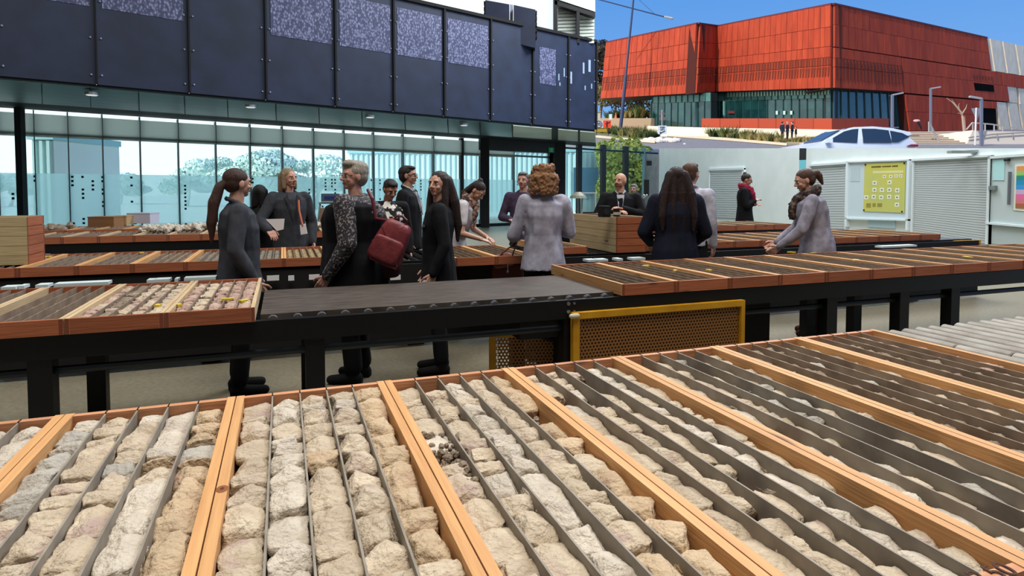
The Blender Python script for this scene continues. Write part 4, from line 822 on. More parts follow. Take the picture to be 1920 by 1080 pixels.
def rockmat(name, c, c2, c3, rand=.1):
    m = mat(name, c, .9, 0, c2, 18, bump=.6, bsc=90, rand=rand, spec=.2, thr=(.3, .7)); nt = m.node_tree; b = nt.nodes['Principled BSDF']; s = b.inputs['Base Color'].links[0].from_socket
    mp = [n for n in nt.nodes if n.type == 'MAPPING'][0]; n1 = N(nt, 'ShaderNodeTexNoise'); n1.inputs['Scale'].default_value = 11; nt.links.new(mp.outputs[0], n1.inputs['Vector'])
    r = N(nt, 'ShaderNodeMapRange'); r.inputs[1].default_value = .58; r.inputs[2].default_value = .72; r.inputs[4].default_value = .7; nt.links.new(n1.outputs[0], r.inputs[0])
    x = N(nt, 'ShaderNodeMix', data_type='RGBA'); nt.links.new(r.outputs[0], x.inputs[0]); nt.links.new(s, x.inputs[6]); x.inputs[7].default_value = lin(c3); nt.links.new(x.outputs[2], b.inputs['Base Color']); return m
rc = {'cream': rockmat('rock_cream', (200, 184, 162), (178, 160, 138), (164, 138, 134)), 'grey': rockmat('rock_grey', (182, 175, 164), (160, 153, 144), (150, 138, 132)),
      'tan': rockmat('rock_tan', (198, 175, 146), (178, 153, 124), (168, 136, 118)), 'brown': rockmat('rock_brown', (158, 142, 124), (134, 118, 102), (104, 82, 72)), 'pinkish': rockmat('rock_pink', (196, 168, 152), (170, 140, 128), (120, 88, 84)),
      'white': rockmat('rock_white', (206, 195, 180), (186, 173, 157), (176, 160, 150))}
RK = {}
for cname, cm in rc.items():
    RK[cname] = []
    for s in range(7):
        mb = rockmesh(s * 7 + len(cname), [.075, .10, .06, .13, .085, .05, .11][s], chips=[9, 12, 10, 14, 11, 9, 12][s]); RK[cname].append((mb.mesh('core_piece', cm, True), [.075, .10, .06, .13, .085, .05, .11][s], mb))
def gravel(seed, W, L, n, m, zmax=.03, rmin=.005, rmax=.016):
    r = random.Random(seed); mb = MB()
    for _ in range(n):
        x, y, z, q = r.uniform(-W / 2, W / 2), r.uniform(-L / 2, L / 2), r.uniform(.006, zmax), r.uniform(rmin, rmax)
        T = Matrix.Rotation(r.random() * 3, 4, Vector((r.random(), r.random(), r.random() + .1)).normalized()); T.translation = Vector((x, y, z)); mb.ell((0, 0, 0), (q * 1.3, q, q * .8), T=T, nu=5, nv=4)
    return mb

W1, L1, H1 = .418, 1.338, .078
TM1 = tray_meshes(W1, L1, H1, None, wne, wn, divm)
ZT = .822
TM1b = tray_meshes(W1, L1, H1, None, wne, wn, mat('divider_dusty', (156, 136, 116), .8, 0, (130, 112, 96), 14))
s_edges = [-.975, -.555, -.135, .292, .706, 1.122, 1.553, 1.967, 2.39]
pal = [['grey', 'white'], ['grey', 'cream', 'cream', 'white', 'tan'], ['cream', 'white', 'cream', 'cream', 'tan'], ['cream', 'cream', 'white', 'cream', 'tan'], ['cream', 'cream', 'cream', 'white', 'cream'], ['white', 'cream', 'grey', 'cream'], ['brown', 'brown', 'grey', 'cream'], ['brown', 'brown', 'brown', 'pinkish']]
tdesc = ['pine core tray cut by the left picture edge, grey cores inside', 'second foreground pine tray from left, grey cores in its first lane', 'third foreground pine tray, tightly packed cream cores, large knot on its left rail',
         'fourth foreground pine tray, crumbled rubble in its first lane, dark knot on right rail', 'fifth foreground pine tray, numbers written on its near end rail', 'sixth foreground pine tray with half-hidden cream cores', 'seventh foreground pine tray filled with low grey-brown core', 'eighth foreground pine tray, last wooden one before the plastic rods']
tname = ['leftmost', 'second', 'third', 'fourth', 'fifth', 'sixth', 'seventh', 'eighth']
CAND = []   # (projected size, mesh entry, world matrix, label, group, tray object, local matrix)
def fill_tray(t, M, W, L, th, nl, pal_, seed, descr, group, dens=1.0, zoff=.010, scale=1.0, sparse=0.0, full=1.0):
    r = random.Random(seed); iw = W - 2 * th; lw = iw / nl
    for ln in range(nl):
        x = -iw / 2 + (ln + .5) * lw; y = L / 2 - th - .012; k = 0; gap0 = None
        while y > -L / 2 + th + .05:
            cn = pal_[min(ln, len(pal_) - 1)] if r.random() < .8 else r.choice(pal_)
            me, ll, mbk = RK[cn][r.randrange(7)]; sl = r.uniform(.85, 1.15) * scale; ll *= sl
            if r.random() < sparse: y -= ll * .8; continue
            if y - ll < -L / 2 + th: break
            wv = lw / .0752 * r.uniform(.99, 1.08)
            Ml = Matrix.Translation((x + r.uniform(-.002, .002), y - ll / 2, zoff)) @ Matrix.Rotation(r.uniform(-.05, .05) + (PI if r.random() < .5 else 0), 4, 'Z') @ Matrix.Diagonal((wv * min(1, scale * 1.05), sl, r.uniform(.88, 1.05) * full, 1))
            wpos = (M @ Ml).translation; px, py, Z = proj(wpos); sz = F_PX * ll / max(Z, .2)
            vis = -60 < px < 1980 and 350 < py < 1130 and Z > .3
            CAND.append((sz if vis else 0, vis, me, Ml, '%s core, %s from far end, %s lane, %s' % (cn if cn != 'brown' else 'grey-brown', ORD[min(k, 29)], ORD[ln], descr), group, t, mbk, cn, M))
            k += 1; y -= ll * .90 + (r.uniform(.0, .004) if r.random() < .88 else r.uniform(.008, .02))
T1 = []
for i, (a, b) in enumerate(zip(s_edges, s_edges[1:])):
    t = make_tray('core_tray', TM1 if i < 6 else TM1b, W1, L1, H1, tdesc[i], 'foreground core trays', slots=True)
    t.scale = ((b - a - .003) / W1, 1, 1); place(t, (a + b) / 2, 1.955 - L1 / 2, ZT); T1.append(t)
    M = Matrix.Translation(t.location) @ Matrix.Rotation(TA, 4, 'Z') @ Matrix.Diagonal((*t.scale, 1))
    fill_tray(t, M, W1, L1, .021, 5, pal[i], 100 + i * 3, '%s foreground tray' % tname[i], 'core pieces in the %s foreground tray' % tname[i],
              scale=[1, 1.05, 1.05, 1, 1, .98, .9, .85][i], sparse=[0, 0, 0, .02, .08, .18, .08, .05][i], full=[1, 1, 1.03, .97, .84, .78, .86, .92][i])
    g = gravel(i, W1 - .05, L1 - .06, [60, 60, 90, 260, 200, 260, 520, 560][i], None, zmax=[.02, .02, .03, .04, .03, .03, .034, .034][i], rmin=.004, rmax=[.008, .008, .01, .013, .011, .012, .02, .02][i])
    g.build('rubble', rc[['grey', 'grey', 'cream', 'brown', 'cream', 'grey', 'brown', 'brown'][i]], t, kind='stuff')
# crumbled rubble heap in first lane of fourth tray
t = T1[3]; mb = gravel(77, .062, .30, 260, None, .062, .004, .011); o = mb.build('crumbled_core', rc['brown'], t, kind='stuff'); o.location = (-.150, .10, 0)
# knots in the rails
def knot(t, x, y, z, flatx):
    mb = MB(); mb.ell((0, 0, 0), (.0012, .03, .022) if flatx else (.012, .017, .0012), nu=16, nv=6); mb.ell((0, 0, 0), (.0016, .016, .012) if flatx else (.006, .009, .0016), 1, nu=12, nv=6); o = mb.build('knot', [mat('knot_brown', (132, 78, 40), .7), mat('knot_dark', (78, 42, 22), .8)], t); o.location = (x, y, z)
def tlocal(t, p): d = p - t.location; return d.x * CA + d.y * SA, -d.x * SA + d.y * CA
knot(T1[2], -W1 / 2 + .011, tlocal(T1[2], onz(383, 922, ZT + H1))[1], H1, False); knot(T1[3], W1 / 2 - .0212, tlocal(T1[3], onz(1085, 835, ZT + .045))[1], .045, True)
# writing on the near end rail of the fifth tray
text('2.50', .05, mat('marker_brown', (70, 34, 16), .8), T1[5 - 1], (W1 / 2 - .085, -L1 / 2 + .0105, H1 + .0001), (0, 0, 0), .0004, 'depth_marking')
T1[4].children[0]
# grey plastic tray with rod shaped cores at the right
rodm = mat('rod_pale', (166, 161, 154), .7, 0, (138, 130, 120), 10, rand=.08); rodd = mat('rod_tray_grey', (120, 118, 118), .5, .2)
for j in range(5):
    w_ = .40; t = thing('rod_tray', ['grey plastic tray of long pale rod cores touching the last wooden tray', 'second grey tray of pale rod cores from the wooden trays', 'third grey tray of pale rod cores from the wooden trays', 'fourth grey tray of pale rod cores at the right edge', 'fifth grey tray of pale rod cores at the right edge'][j], 'tray', ST(2.60 + j * .41, 1.93 - .62, ZT), TA, 'grey trays of rod cores')
    mb = MB(); mb.bx(-w_ / 2, w_ / 2, -.62, .62, 0, .02)
    for k in range(6): x = -w_ / 2 + w_ * k / 5; mb.bx(x - .006, x + .006, -.62, .62, .02, .05)
    mb.bx(-w_ / 2, w_ / 2, .6, .62, .02, .05); mb.bx(-w_ / 2, w_ / 2, -.62, -.6, .02, .05); mb.build('tray_body', rodd, t)
    for k in range(5):
        x = -w_ / 2 + w_ * (k + .5) / 5; yy = .6
        while yy > -.55:
            l = rnd.uniform(.25, .6); l = min(l, yy + .6); mb = MB(); mb.ring([(x, yy, .052), (x, yy - .004, .052), (x, yy - l + .004, .052), (x, yy - l, .052)], [.026, .03, .03, .026], 14); mb.build('rod_core', rodm, t, smooth=False); yy -= l + .004

# ------------------------------------------------------------------ T2: left run, deck, right run
W2, L2 = .412, 1.16; TM2 = tray_meshes(W2, L2, .076, None, woe, wp, divd, th=.02); TM2n = tray_meshes(W2, L2, .076, None, woe, wn, divd, th=.02)
def bumpfill(name, W, L, m, seed, nl=5, h=.05, amp=.012):
    nx, ny = nl * 4, 34; mb = MB(); vs = []
    for j in range(ny + 1):
        for i in range(nx + 1):
            x = -W / 2 + W * i / nx; y = -L / 2 + L * j / ny; u = (i % 4) / 4; z = h - (.02 if u == 0 else 0) + amp * noise.noise(Vector((x * 40 + seed * 9, y * 26, seed)))
            vs.append((x, y, z))
    o = [(j * (nx + 1) + i, j * (nx + 1) + i + 1, (j + 1) * (nx + 1) + i + 1, (j + 1) * (nx + 1) + i) for j in range(ny) for i in range(nx)]
    mb.add(vs, o); n0 = len(vs); mb.add([(x, y, .008) for x, y, z in vs[:nx + 1]], [(k, k + 1, k + 1 - n0, k - n0) for k in range(nx)]); return mb.mesh(name, m)
cfb = mat('fill_brown', (142, 120, 98), .95, 0, (112, 94, 78), 30, bump=.4, bsc=90, thr=(.3, .7)); cfg = mat('fill_grey', (128, 122, 110), .95, 0, (92, 84, 74), 28, bump=.4, bsc=90); cfo = mat('fill_ochre', (160, 138, 98), .95, 0, (112, 96, 72), 30, bump=.4, bsc=90); cfd = mat('fill_dark', (124, 108, 94), .95, 0, (94, 80, 70), 26, bump=.4, bsc=90)
FL = [bumpfill('core_fill', W2 - .05, L2 - .05, m, k) for k, m in enumerate([cfb, cfg, cfo, cfd])]
T2E = -.14; T2N = 3.44
lab2 = ['near end tray on the second row left, pale pink cores and yellow tags', 'second tray from the end of the second row left, mixed purple-grey cores', 'third tray from the end of the second row left, low dusty purple cores', 'fourth tray of the second row left, mostly hidden by its rail', 'fifth tray of the second row left, at the picture edge', 'sixth tray of the second row left, beyond the picture edge']
T2L = []
for i in range(6):
    t = make_tray('core_tray', TM2, W2, L2, .076, lab2[i], 'trays at the left of the second row', th=.02, fill=FL[3] if i > 2 else None)
    place(t, T2E - .208 - i * .416, T2N + L2 / 2, ZT); T2L.append(t)
    if i < 3:
        M = Matrix.Translation(t.location) @ Matrix.Rotation(TA, 4, 'Z')
        fill_tray(t, M, W2, L2, .02, 5, [['pinkish', 'cream', 'pinkish'], ['pinkish', 'brown', 'cream'], ['brown', 'pinkish', 'brown']][i], 300 + i, 'tray %s from the end, second row left' % ORD[i], 'core pieces in the %s tray of the second row' % ORD[i], scale=[.85, .85, .6][i], sparse=[.02, .05, .5][i], full=[.95, .95, .6][i])
        gravel(20 + i, W2 - .05, L2 - .06, 200, None, .03).build('rubble', rc['brown'], t, kind='stuff')
ytag = mat('tag_yellow', (214, 186, 70), .6)
def tags(items, z):
    for k, (px, py, w_, lab) in enumerate(items):
        p = onz(px, py, z); mb = MB(); mb.box((0, 0, .006), (w_, w_ * .6, .012)); mb.box((w_ * .5, w_ * .2, .006), (w_ * .5, w_ * .4, .01)); mb.build('marker_block', ytag, loc=p, rz=TA + k * .7, label=lab, cat='marker')
def ranktray(n): return ORD[n]
lab_ = 'cedar tray on the right-hand second row, %s from its left end'
T2R = []
edges = []
for px, py in [(1166, 534), (1268, 529.5), (1369, 521), (1463, 514.5), (1550, 508.5), (1634, 502), (1713, 497), (1785, 492.5), (1855, 488.5), (1921, 484)]:
    a, y, c = ray(px, py); k = 3.47 / (y * CA - a * SA); x, y = a * k, y * k; edges.append(x * CA + y * SA)
edges += [edges[-1] + .44 * k for k in range(1, 5)]
for i, (a, b) in enumerate(zip(edges, edges[1:])):
    t = make_tray('core_tray', TM2n, W2, L2, .076, lab_ % ORD[i], 'trays at the right of the second row', th=.02, fill=FL[[3, 0, 0, 3, 0, 3, 0, 3, 3][i % 9]])
    t.scale = ((b - a - .004) / W2, 1.12 / L2, 1); place(t, (a + b) / 2, 3.47 + .56, ZT); T2R.append(t)
tags([(1210, 500, .05, 'yellow marker in the second tray of the right-hand second row'), (1266, 509, .04, 'yellow marker near the third tray of the right-hand second row'), (1330, 508, .04, 'small yellow marker in the fourth tray, right-hand second row'), (1486, 474, .06, 'yellow marker lying far back in the right-hand second row'), (1526, 476, .05, 'yellow marker beside the grey-blazer woman in the second row'), (1603, 489, .08, 'pair of cream markers mid right in the second row'), (1812, 483, .07, 'cream marker toward the right edge of the second row')], .885)
tags([(425, 563, .05, 'yellow marker at the corner of the pink core end tray'), (457, 566, .05, 'yellow marker touching the end rail of the pink core tray'), (296, 575, .04, 'yellow marker in the second tray from the row end, left'), (335, 574, .04, 'yellow marker beside the double rail of the row end, left')], .885)
tags([(78, 483, .09, 'bright yellow marker in the third row left, beside the tray stack'), (265, 475, .04, 'small cream marker in the third row, left of the ponytail woman')], .885)

# conveyor table frames
def table(label, s0, s1, t0, t1, legs, deck=None, z=.82, beam=.12, apron=None, bolts=(), housing=None):
    o = ST(s0, t0); t = thing('conveyor_table', label, 'table', o, TA); L = s1 - s0; Wd = t1 - t0
    for y in (0.0, Wd):
        mb = MB(); mb.bx(0, L, y - .02, y + .02, z - beam, z - .004); mb.build('side_beam', black, t)
    for y in (.05, Wd - .05):
        mb = MB(); mb.tube((0, y, z - beam - .07), (L, y, z - beam - .07), .02, n=8); mb.build('lower_rail', mat('rail_dark', (52, 56, 60), .35, .6), t)
    for s in legs:
        for y in (.04, Wd - .04):
            mb = MB(); mb.bx(s - s0 - .05, s - s0 + .05, y - .045, y + .045, .012, z - beam); mb.build('leg', black, t)
            mb = MB(); mb.bx(s - s0 - .08, s - s0 + .08, y - .08, y + .08, 0, .012); mb.build('foot_plate', black, t)
    n = int(L / .11)
    if deck:
        a, b = deck; k = int((b - a) / .12)
        mb = MB(); mb.bx(a - s0, b - s0, .08, Wd - .06, z - .03, z + .012); mb.build('deck_board', mat('deck_dark', (92, 82, 74), .45, .1, (66, 58, 54), 7, (1, 6, 1)), t)
        for i in range(k):
            x = a - s0 + (i + .5) * .12 * (b - a) / (k * .12)
            mb = MB(); mb.tube((x, .012, z - .012), (x, .05, z - .012), .026, n=10); mb.ell((x, .0, z - .05), (.009, .008, .009), 1, nu=6, nv=4); mb.build('wheel', [mat('wheel_grey', (100, 100, 102), .4, .4), mat('bolt_dull', (86, 88, 92), .4, .6)], t)
    # rollers
    for i in range(min(n, 290)):
        x = (i + .5) * L / n
        if deck and deck[0] - s0 - .05 < x < deck[1] - s0 + .05: continue
        if i == 0: rm = None
        if 'ROLL' not in globals() or ROLL[0] != round(Wd, 2):
            mb = MB(); mb.tube((0, .02, 0), (0, Wd - .02, 0), .022, n=8); globals()['ROLL'] = (round(Wd, 2), mb.mesh('roller', mat('roller_dark', (40, 42, 46), .4, .6)))
        r = obj('roller', ROLL[1], t); r.location = (x, 0, z - .027)
    if apron:
        y, za, zb = apron; mb = MB(); mb.bx(0, L, y, y + .03, za, zb); mb.build('apron_panel', matt, t)
    if housing:
        mb = MB(); mb.bx(housing[0] - s0, housing[1] - s0, .25, .6, .08, .69); mb.build('dark_backing', matt, t)  # black panel added behind the guard so its holes look dark
    for bx_, bz_ in bolts:
        mb = MB(); mb.tube((bx_ - s0, -.03, bz_), (bx_ - s0, -.018, bz_), .012, n=8); mb.tube((bx_ - s0 + .04, -.03, bz_), (bx_ - s0 + .04, -.018, bz_), .008, n=8); mb.build('bolt_pair', steel, t, kind='stuff')
    return t
def sat(px, tt):
    a, y, c = ray(px, 600); k = tt / (y * CA - a * SA); return a * k * CA + y * k * SA
legs2 = [sat(px, 3.52) for px in (75, 590, 1068, 1555, 1690, 1785)]
table('long black conveyor table of the second row with bare roller deck', -2.75, 8.3, 3.50, 4.50, legs2 + [8.1], (T2E + .02, edges[0] + .35), bolts=((1.66, .795), (1.66, .745)), housing=(1.7, 3.5))  # housing: span of the dark panel added behind the wide guard
table('foreground black conveyor table under the pine trays', -1.2, 4.8, .85, 1.86, [-.9, .6, 2.2, 4.4])
# slack cable on left leg
mb = MB(); a = ST(sat(82, 3.6), 3.6, .42); mb.ring([a, a + Vector((.02, 0, -.14)), a + Vector((.03, 0, -.22)), a + Vector((.10, .02, -.40))], [.012] * 4, 6); mb.ell(a + Vector((.02, 0, -.18)), (.03, .02, .03), nu=8, nv=5)
mb.build('cable', matt, label='black cable dangling beside the leftmost visible table leg', cat='cable')
# yellow perforated guards
def guard(label, s0, s1, tt, z0, z1, rz=TA, loc=None, perf=.022):
    o = loc or ST(s0, tt); t = thing('yellow_guard', label, 'guard', o, rz); L = s1 - s0
    for n_, q in (('frame_bar', (0, L, z1 - .04, z1)), ('frame_bar', (0, L, z0, z0 + .04)), ('frame_post', (0, .045, z0 + .04, z1 - .04)), ('frame_post', (L - .03, L, z0 + .04, z1 - .04))):
        mb = MB(); mb.bx(q[0], q[1], -.02, .02, q[2], q[3]); mb.build(n_, yellow, t)
    mb = MB(); nx, nz = int((L - .075) / .024), int((z1 - z0 - .08) / .021); 
    for j in range(nz):
        for i in range(nx):
            cx = .045 + (i + .5 + (j % 2) * .5) * .024; cz = z0 + .04 + (j + .5) * .021
            if cx > L - .035: continue
            x0, x1, za, zb = cx - .012, cx + .012, cz - .0105, cz + .0105; h = [(cx + .0072 * math.cos(k * PI / 3), 0, cz + .0072 * math.sin(k * PI / 3)) for k in range(6)]
            c = [(x1, 0, cz), (x1, 0, zb), (x0, 0, zb), (x0, 0, cz), (x0, 0, za), (x1, 0, za)]; mb.add(h + c, [(k, (k + 1) % 6, 6 + (k + 1) % 6, 6 + k) for k in range(6)])
    mb.build('perforated_sheet', mat('sheet_brass', (138, 92, 46), .5, .1), t, kind='stuff'); return t
guard('wide yellow framed perforated guard hanging under the second row table', 1.675, 2.99, 3.455, .13, .742)
mb = MB(); mb.cap(ST(1.66, 3.43, .725), ST(1.70, 3.43, .725), .016); mb.build('round_knob', mat('knob_pale', (196, 186, 160), .5), label='pale round knob at the top left of the wide yellow guard', cat='knob')
g = guard('small yellow perforated guard turned sideways, left of the wide guard', 0, .55, 0, .10, .56, rz=TA - .25, loc=ST(1.28, 3.9))
mb = MB(); mb.box((0, 0, 0), (.3, .22, .14)); mb.cap((-.05, -.05, -.04), (.1, -.05, -.1), .02); mb.build('drive_motor', matt, loc=ST(1.55, 3.75, .62), rz=TA, label='black drive motor housing under the table above the small guard', cat='motor')

# ------------------------------------------------------------------ T3 and T4, T5
W3, L3 = .385, 1.15; TM3 = tray_meshes(W3, L3, .076, None, woe, wn, divd, th=.02)
FL3 = [bumpfill('core_fill', W3 - .05, L3 - .05, m, 9 + k) for k, m in enumerate([cfb, cfg, cfo, cfd])]
def row(s0, n, tt, z, W, L, TM, fills, lab, group, seq, z_dt=0, skip=()):
    out = []
    for i in range(n):
        if i in skip: continue
        t = make_tray('core_tray', TM, W, L, .076, lab % ORD[i], group, th=.02, fill=fills[seq[i % len(seq)]])
        place(t, s0 + (i + .5) * (W + .004), tt + L / 2 + z_dt * i, z); out.append(t)
    return out
e3 = sat(47, 6.25)
r3a = row(-2.72, 8, 5.84, ZT, W3, L3, TM3, FL3, 'cedar tray in the left third row, %s from the left end', 'trays of the left third row', [1, 1, 3, 1, 0, 1, 1, 2])
r3b = row(sat(862, 5.35) - .04, 2, 5.35, ZT, W3, L3, TM3, FL3, 'cedar tray pulled forward below the scarf woman, %s from left', 'trays pulled forward in the third row', [2, 1])
s3c = sat(1040, 5.97)
r3c = row(s3c, 15, 5.97, ZT, W3, L3, TM3, FL3, 'cedar tray in the right third row, %s from its left end', 'trays of the right third row', [1, 1, 1, 0, 0, 3, 0, 3, 0, 3, 3, 0, 3, 3, 0], skip=(1,))
end3 = s3c + 15 * (W3 + .004)
table('black conveyor table of the third row, behind the standing group', -3.0, end3 + .62, 5.98, 6.98, [-2.4, -.6, 1.2, 2.9, 4.6, 6.3, 8.0], apron=(-.12, .03, .80))
# stack of trays on the right third row
sA = s3c + 1 * (W3 + .004); lab = ['lowest', 'second', 'third', 'fourth', 'top']
TMs = tray_meshes(W3, L3, .075, None, woe, woodmat('pine_grey', (196, 178, 140), (168, 148, 108), .08, 'y'), divd, th=.02)
for k in range(5):
    t = make_tray('core_tray', TMs, W3, L3, .076, 'weathered pine tray, %s of the stack below the bald man' % (lab[k] + ' one' if k != 1 else 'second from bottom'), 'stacked trays on the third row', th=.02, fill=FL3[1] if k == 4 else None, div=k == 4)
    place(t, sat(1180, 5.90) - W3 / 2 + .21, 5.90 + L3 / 2, ZT + .0785 * k)
# stack at the left edge
for k in range(5):
    t = make_tray('core_tray', TMs, W3, L3, .076, 'pine tray, %s of the stack at the left picture edge' % (lab[k] + ' one' if k != 1 else 'second from bottom'), 'stacked trays at the left edge', th=.02, div=False, fill=FL3[1] if k == 4 else None)
    place(t, sat(47, 5.95) - L3 / 2, 5.95 + W3 / 2 + .1, .9 + .0775 * k, TA + PI / 2)
# end stop guard of third row
t = guard('yellow end guard curving round the far right end of the third row', 0, .52, 0, .60, .80, rz=TA, loc=ST(end3 + .22, 5.93))
mb = MB(); mb.bx(0, .9, -.01, .02, .79, .83); o = mb.build('edge_rail', yellow, loc=ST(end3 - .6, 7.05), rz=TA, label='thin yellow edge rail behind the far right end of the third row', cat='guard')
guard('small yellow guard below the tray of the scarf woman', 0, .50, 0, .42, .72, loc=ST(sat(864, 5.9), 5.93))
W4 = .40; TM4 = tray_meshes(W4, L3, .09, None, woe, wp, divd, th=.02)
r4a = row(sat(50, 9.5), 12, 9.5, ZT - .012, W4, L3, TM4, [FL3[k] for k in range(4)], 'cedar tray in the left fourth row, %s from the left end', 'trays of the left fourth row', [1, 1, 3, 1, 0, 2, 2, 0])
table('black conveyor table of the left fourth row near the glazing', sat(50, 9.5), sat(50, 9.5) + 5.1, 9.54, 10.5, [-2.6, -.5, 1.4], z=ZT - .014)
s4 = 3.55
r4b = row(s4, 12, 8.5, ZT, W4, L3, TM3 if False else TM4, FL3, 'cedar tray in the right fourth row, %s from its left end', 'trays of the right fourth row', [0, 1, 0, 3, 0, 3])
table('black conveyor table of the right fourth row near the white wall', s4 - .1, s4 + 4.95, 8.54, 9.5, [s4 + .2, s4 + 2.4, s4 + 4.6], z=ZT - .002)
# crates and cores beyond the fourth row (left)
T5z = ZT
table('black conveyor table of the back row below the glazing', -4.2, 2.4, 11.6, 12.5, [-3.9, -1, 2], z=.80)
for k in range(11):
    t = make_tray('core_tray', TM3, W3, L3, .076, 'cedar tray in the back row under the glazing, %s from left' % ORD[k], 'trays of the back row', th=.02, fill=FL3[[2, 1, 2][k % 3]]); place(t, -3.4 + k * (W3 + .004), 11.55 + L3 / 2, .80)
def crate(label, px0, px1, yt, yb_, D, m, dep=.35, lid=None, nm='crate'):
    a, b = at(px0, yb_, D), at(px1, yt, D); t = thing(nm, label, 'box', (a.x, D, a.z)); w_, h = b.x - a.x, b.z - a.z
    for n_, q in (('front_board', (0, w_, 0, .02, 0, h)), ('back_board', (0, w_, dep - .02, dep, 0, h)), ('side_board', (0, .02, .02, dep - .02, 0, h)), ('side_board', (w_ - .02, w_, .02, dep - .02, 0, h)), ('lid', (-.005, w_ + .005, -.005, dep, h, h + .015))):
        mb = MB(); mb.bx(*q); mb.build(n_, lid if (lid and n_ == 'lid') else m, t)
    return t
wbrown = woodmat('crate_brown', (150, 110, 74), (126, 88, 58), .08, 'x', False); wtan = woodmat('crate_tan', (190, 164, 122), (170, 140, 100), .08, 'x', False)
zb = 10.9
crate('brown wooden crate at the left end of the back row', 165, 213, 408, 432, 10.7, wbrown); crate('tan wooden crate right of the brown crate on the back row', 214, 237, 406, 422, 11.0, wtan, .3)
crate('stack of pale grey lidded boxes on the back row', 238, 281, 401, 419, 11.2, mat('card_lilac', (190, 190, 206), .7), .3)
# dusty stacks, lumps on the fourth row
mb = gravel(5, .9, .35, 90, None, .10, .03, .07); mb.build('ore_heap', rc['brown'], loc=at(75, 436, 10.0), rz=TA, kind='stuff', label='dark heap of ore bags at the left end of the fourth row', cat='rocks')
for k, (px, py, w_, lab) in enumerate([(305, 433, .5, 'pale blue-white lumps piled in the fourth row left of the ponytail woman'), (375, 430, .7, 'pinkish white lumps piled in the fourth row beside the ponytail woman'), (615, 426, .5, 'white lumps piled in the fourth row right of the blonde woman')]):
    mb = gravel(50 + k, w_, .5, 70, None, .07, .02, .05); mb.build('white_lumps', rc['white'], loc=onz(px, py, .90), rz=TA, kind='stuff', label=lab, cat='rocks')

# ------------------------------------------------------------------ place the core pieces: the 300 that show largest are things of their own
vis = sorted([c for c in CAND if c[1]], key=lambda c: -c[0]); own = vis[:300]; rest = vis[300:] + [c for c in CAND if not c[1]]
for sz, v, me, Ml, lab, grp, t, mbk, cn, M in own:
    o = bpy.data.objects.new('core_piece', me); col.objects.link(o); o.matrix_world = M @ Ml; tag(o, lab, 'rock', grp)
bk = {}
for sz, v, me, Ml, lab, grp, t, mbk, cn, M in rest: bk.setdefault((t.name, cn), [t]).append((Ml, mbk))
for (tn, cn), lst in bk.items():
    mb = MB()
    for Ml, mbk in lst[1:]: mb.add([Ml @ Vector(v) for v in mbk.v], mbk.f)
    mb.build('core_rubble', rc[cn], lst[0], kind='stuff')
# ------------------------------------------------------------------ people
TMPO = bpy.data.objects.new('remesh_tmp', bpy.data.meshes.new('remesh_tmp')); col.objects.link(TMPO)
md = TMPO.modifiers.new('r', 'REMESH'); md.mode = 'VOXEL'; ms = TMPO.modifiers.new('s', 'SMOOTH')
def remesh(mb, vox, it=4, disp=None):
    me = mb.mesh('tmp', []); old = TMPO.data; TMPO.data = me; bpy.data.meshes.remove(old)
    md.voxel_size = vox; ms.factor = .5; ms.iterations = it
    dg = bpy.context.evaluated_depsgraph_get(); ev = TMPO.evaluated_get(dg); r = ev.to_mesh(); o = MB()
    vs = [v.co.copy() for v in r.vertices]
    if disp: vs = [v + n.vector * disp(v) for v, n in zip(vs, r.vertex_normals)]
    o.add(vs, [tuple(p.vertices) for p in r.polygons]); ev.to_mesh_clear(); return o
V = Vector
def hand(mb, wrist, d, n, side, grip=.5):   # d: direction of the fingers, n: palm normal, side: thumb side
    d = V(d).normalized(); n = (V(n) - d * V(n).dot(d)).normalized(); s = d.cross(n) * side; w0 = V(wrist); h = MB()
    for k in (-.5, -.17, .17, .5): h.cap(w0 - d * .01 + s * k * .034, w0 + d * .078 + s * k * .062, .0125, .011, n=8)
    for k, (o_, l) in enumerate([(.52, .068), (.18, .078), (-.16, .072), (-.50, .056)]):
        a = w0 + d * .085 + s * o_ * .06; b1 = grip * .9; d1 = (d * math.cos(b1) + n * math.sin(b1)); d2 = (d * math.cos(b1 * 2.1) + n * math.sin(b1 * 2.1))
        b = a + d1 * l * .5; c = b + d2 * l * .5; h.cap(a - d * .01, b, .0095, .0085, n=8); h.cap(b, c, .0085, .007, n=8)
    a = w0 + d * .02 + s * .028; b = a + d * .035 + s * .03 + n * .012; c = b + d * .03 + s * .004 + n * .016; h.cap(a, b, .0125, .010, n=8); h.cap(b, c, .010, .0085, n=8)
    r = remesh(h, .0038, 2); mb.add(r.v, r.f, 0)
def rotp(p, ax, ang): return Matrix.Translation(p) @ Matrix.Rotation(ang, 4, ax) @ Matrix.Translation(-V(p))
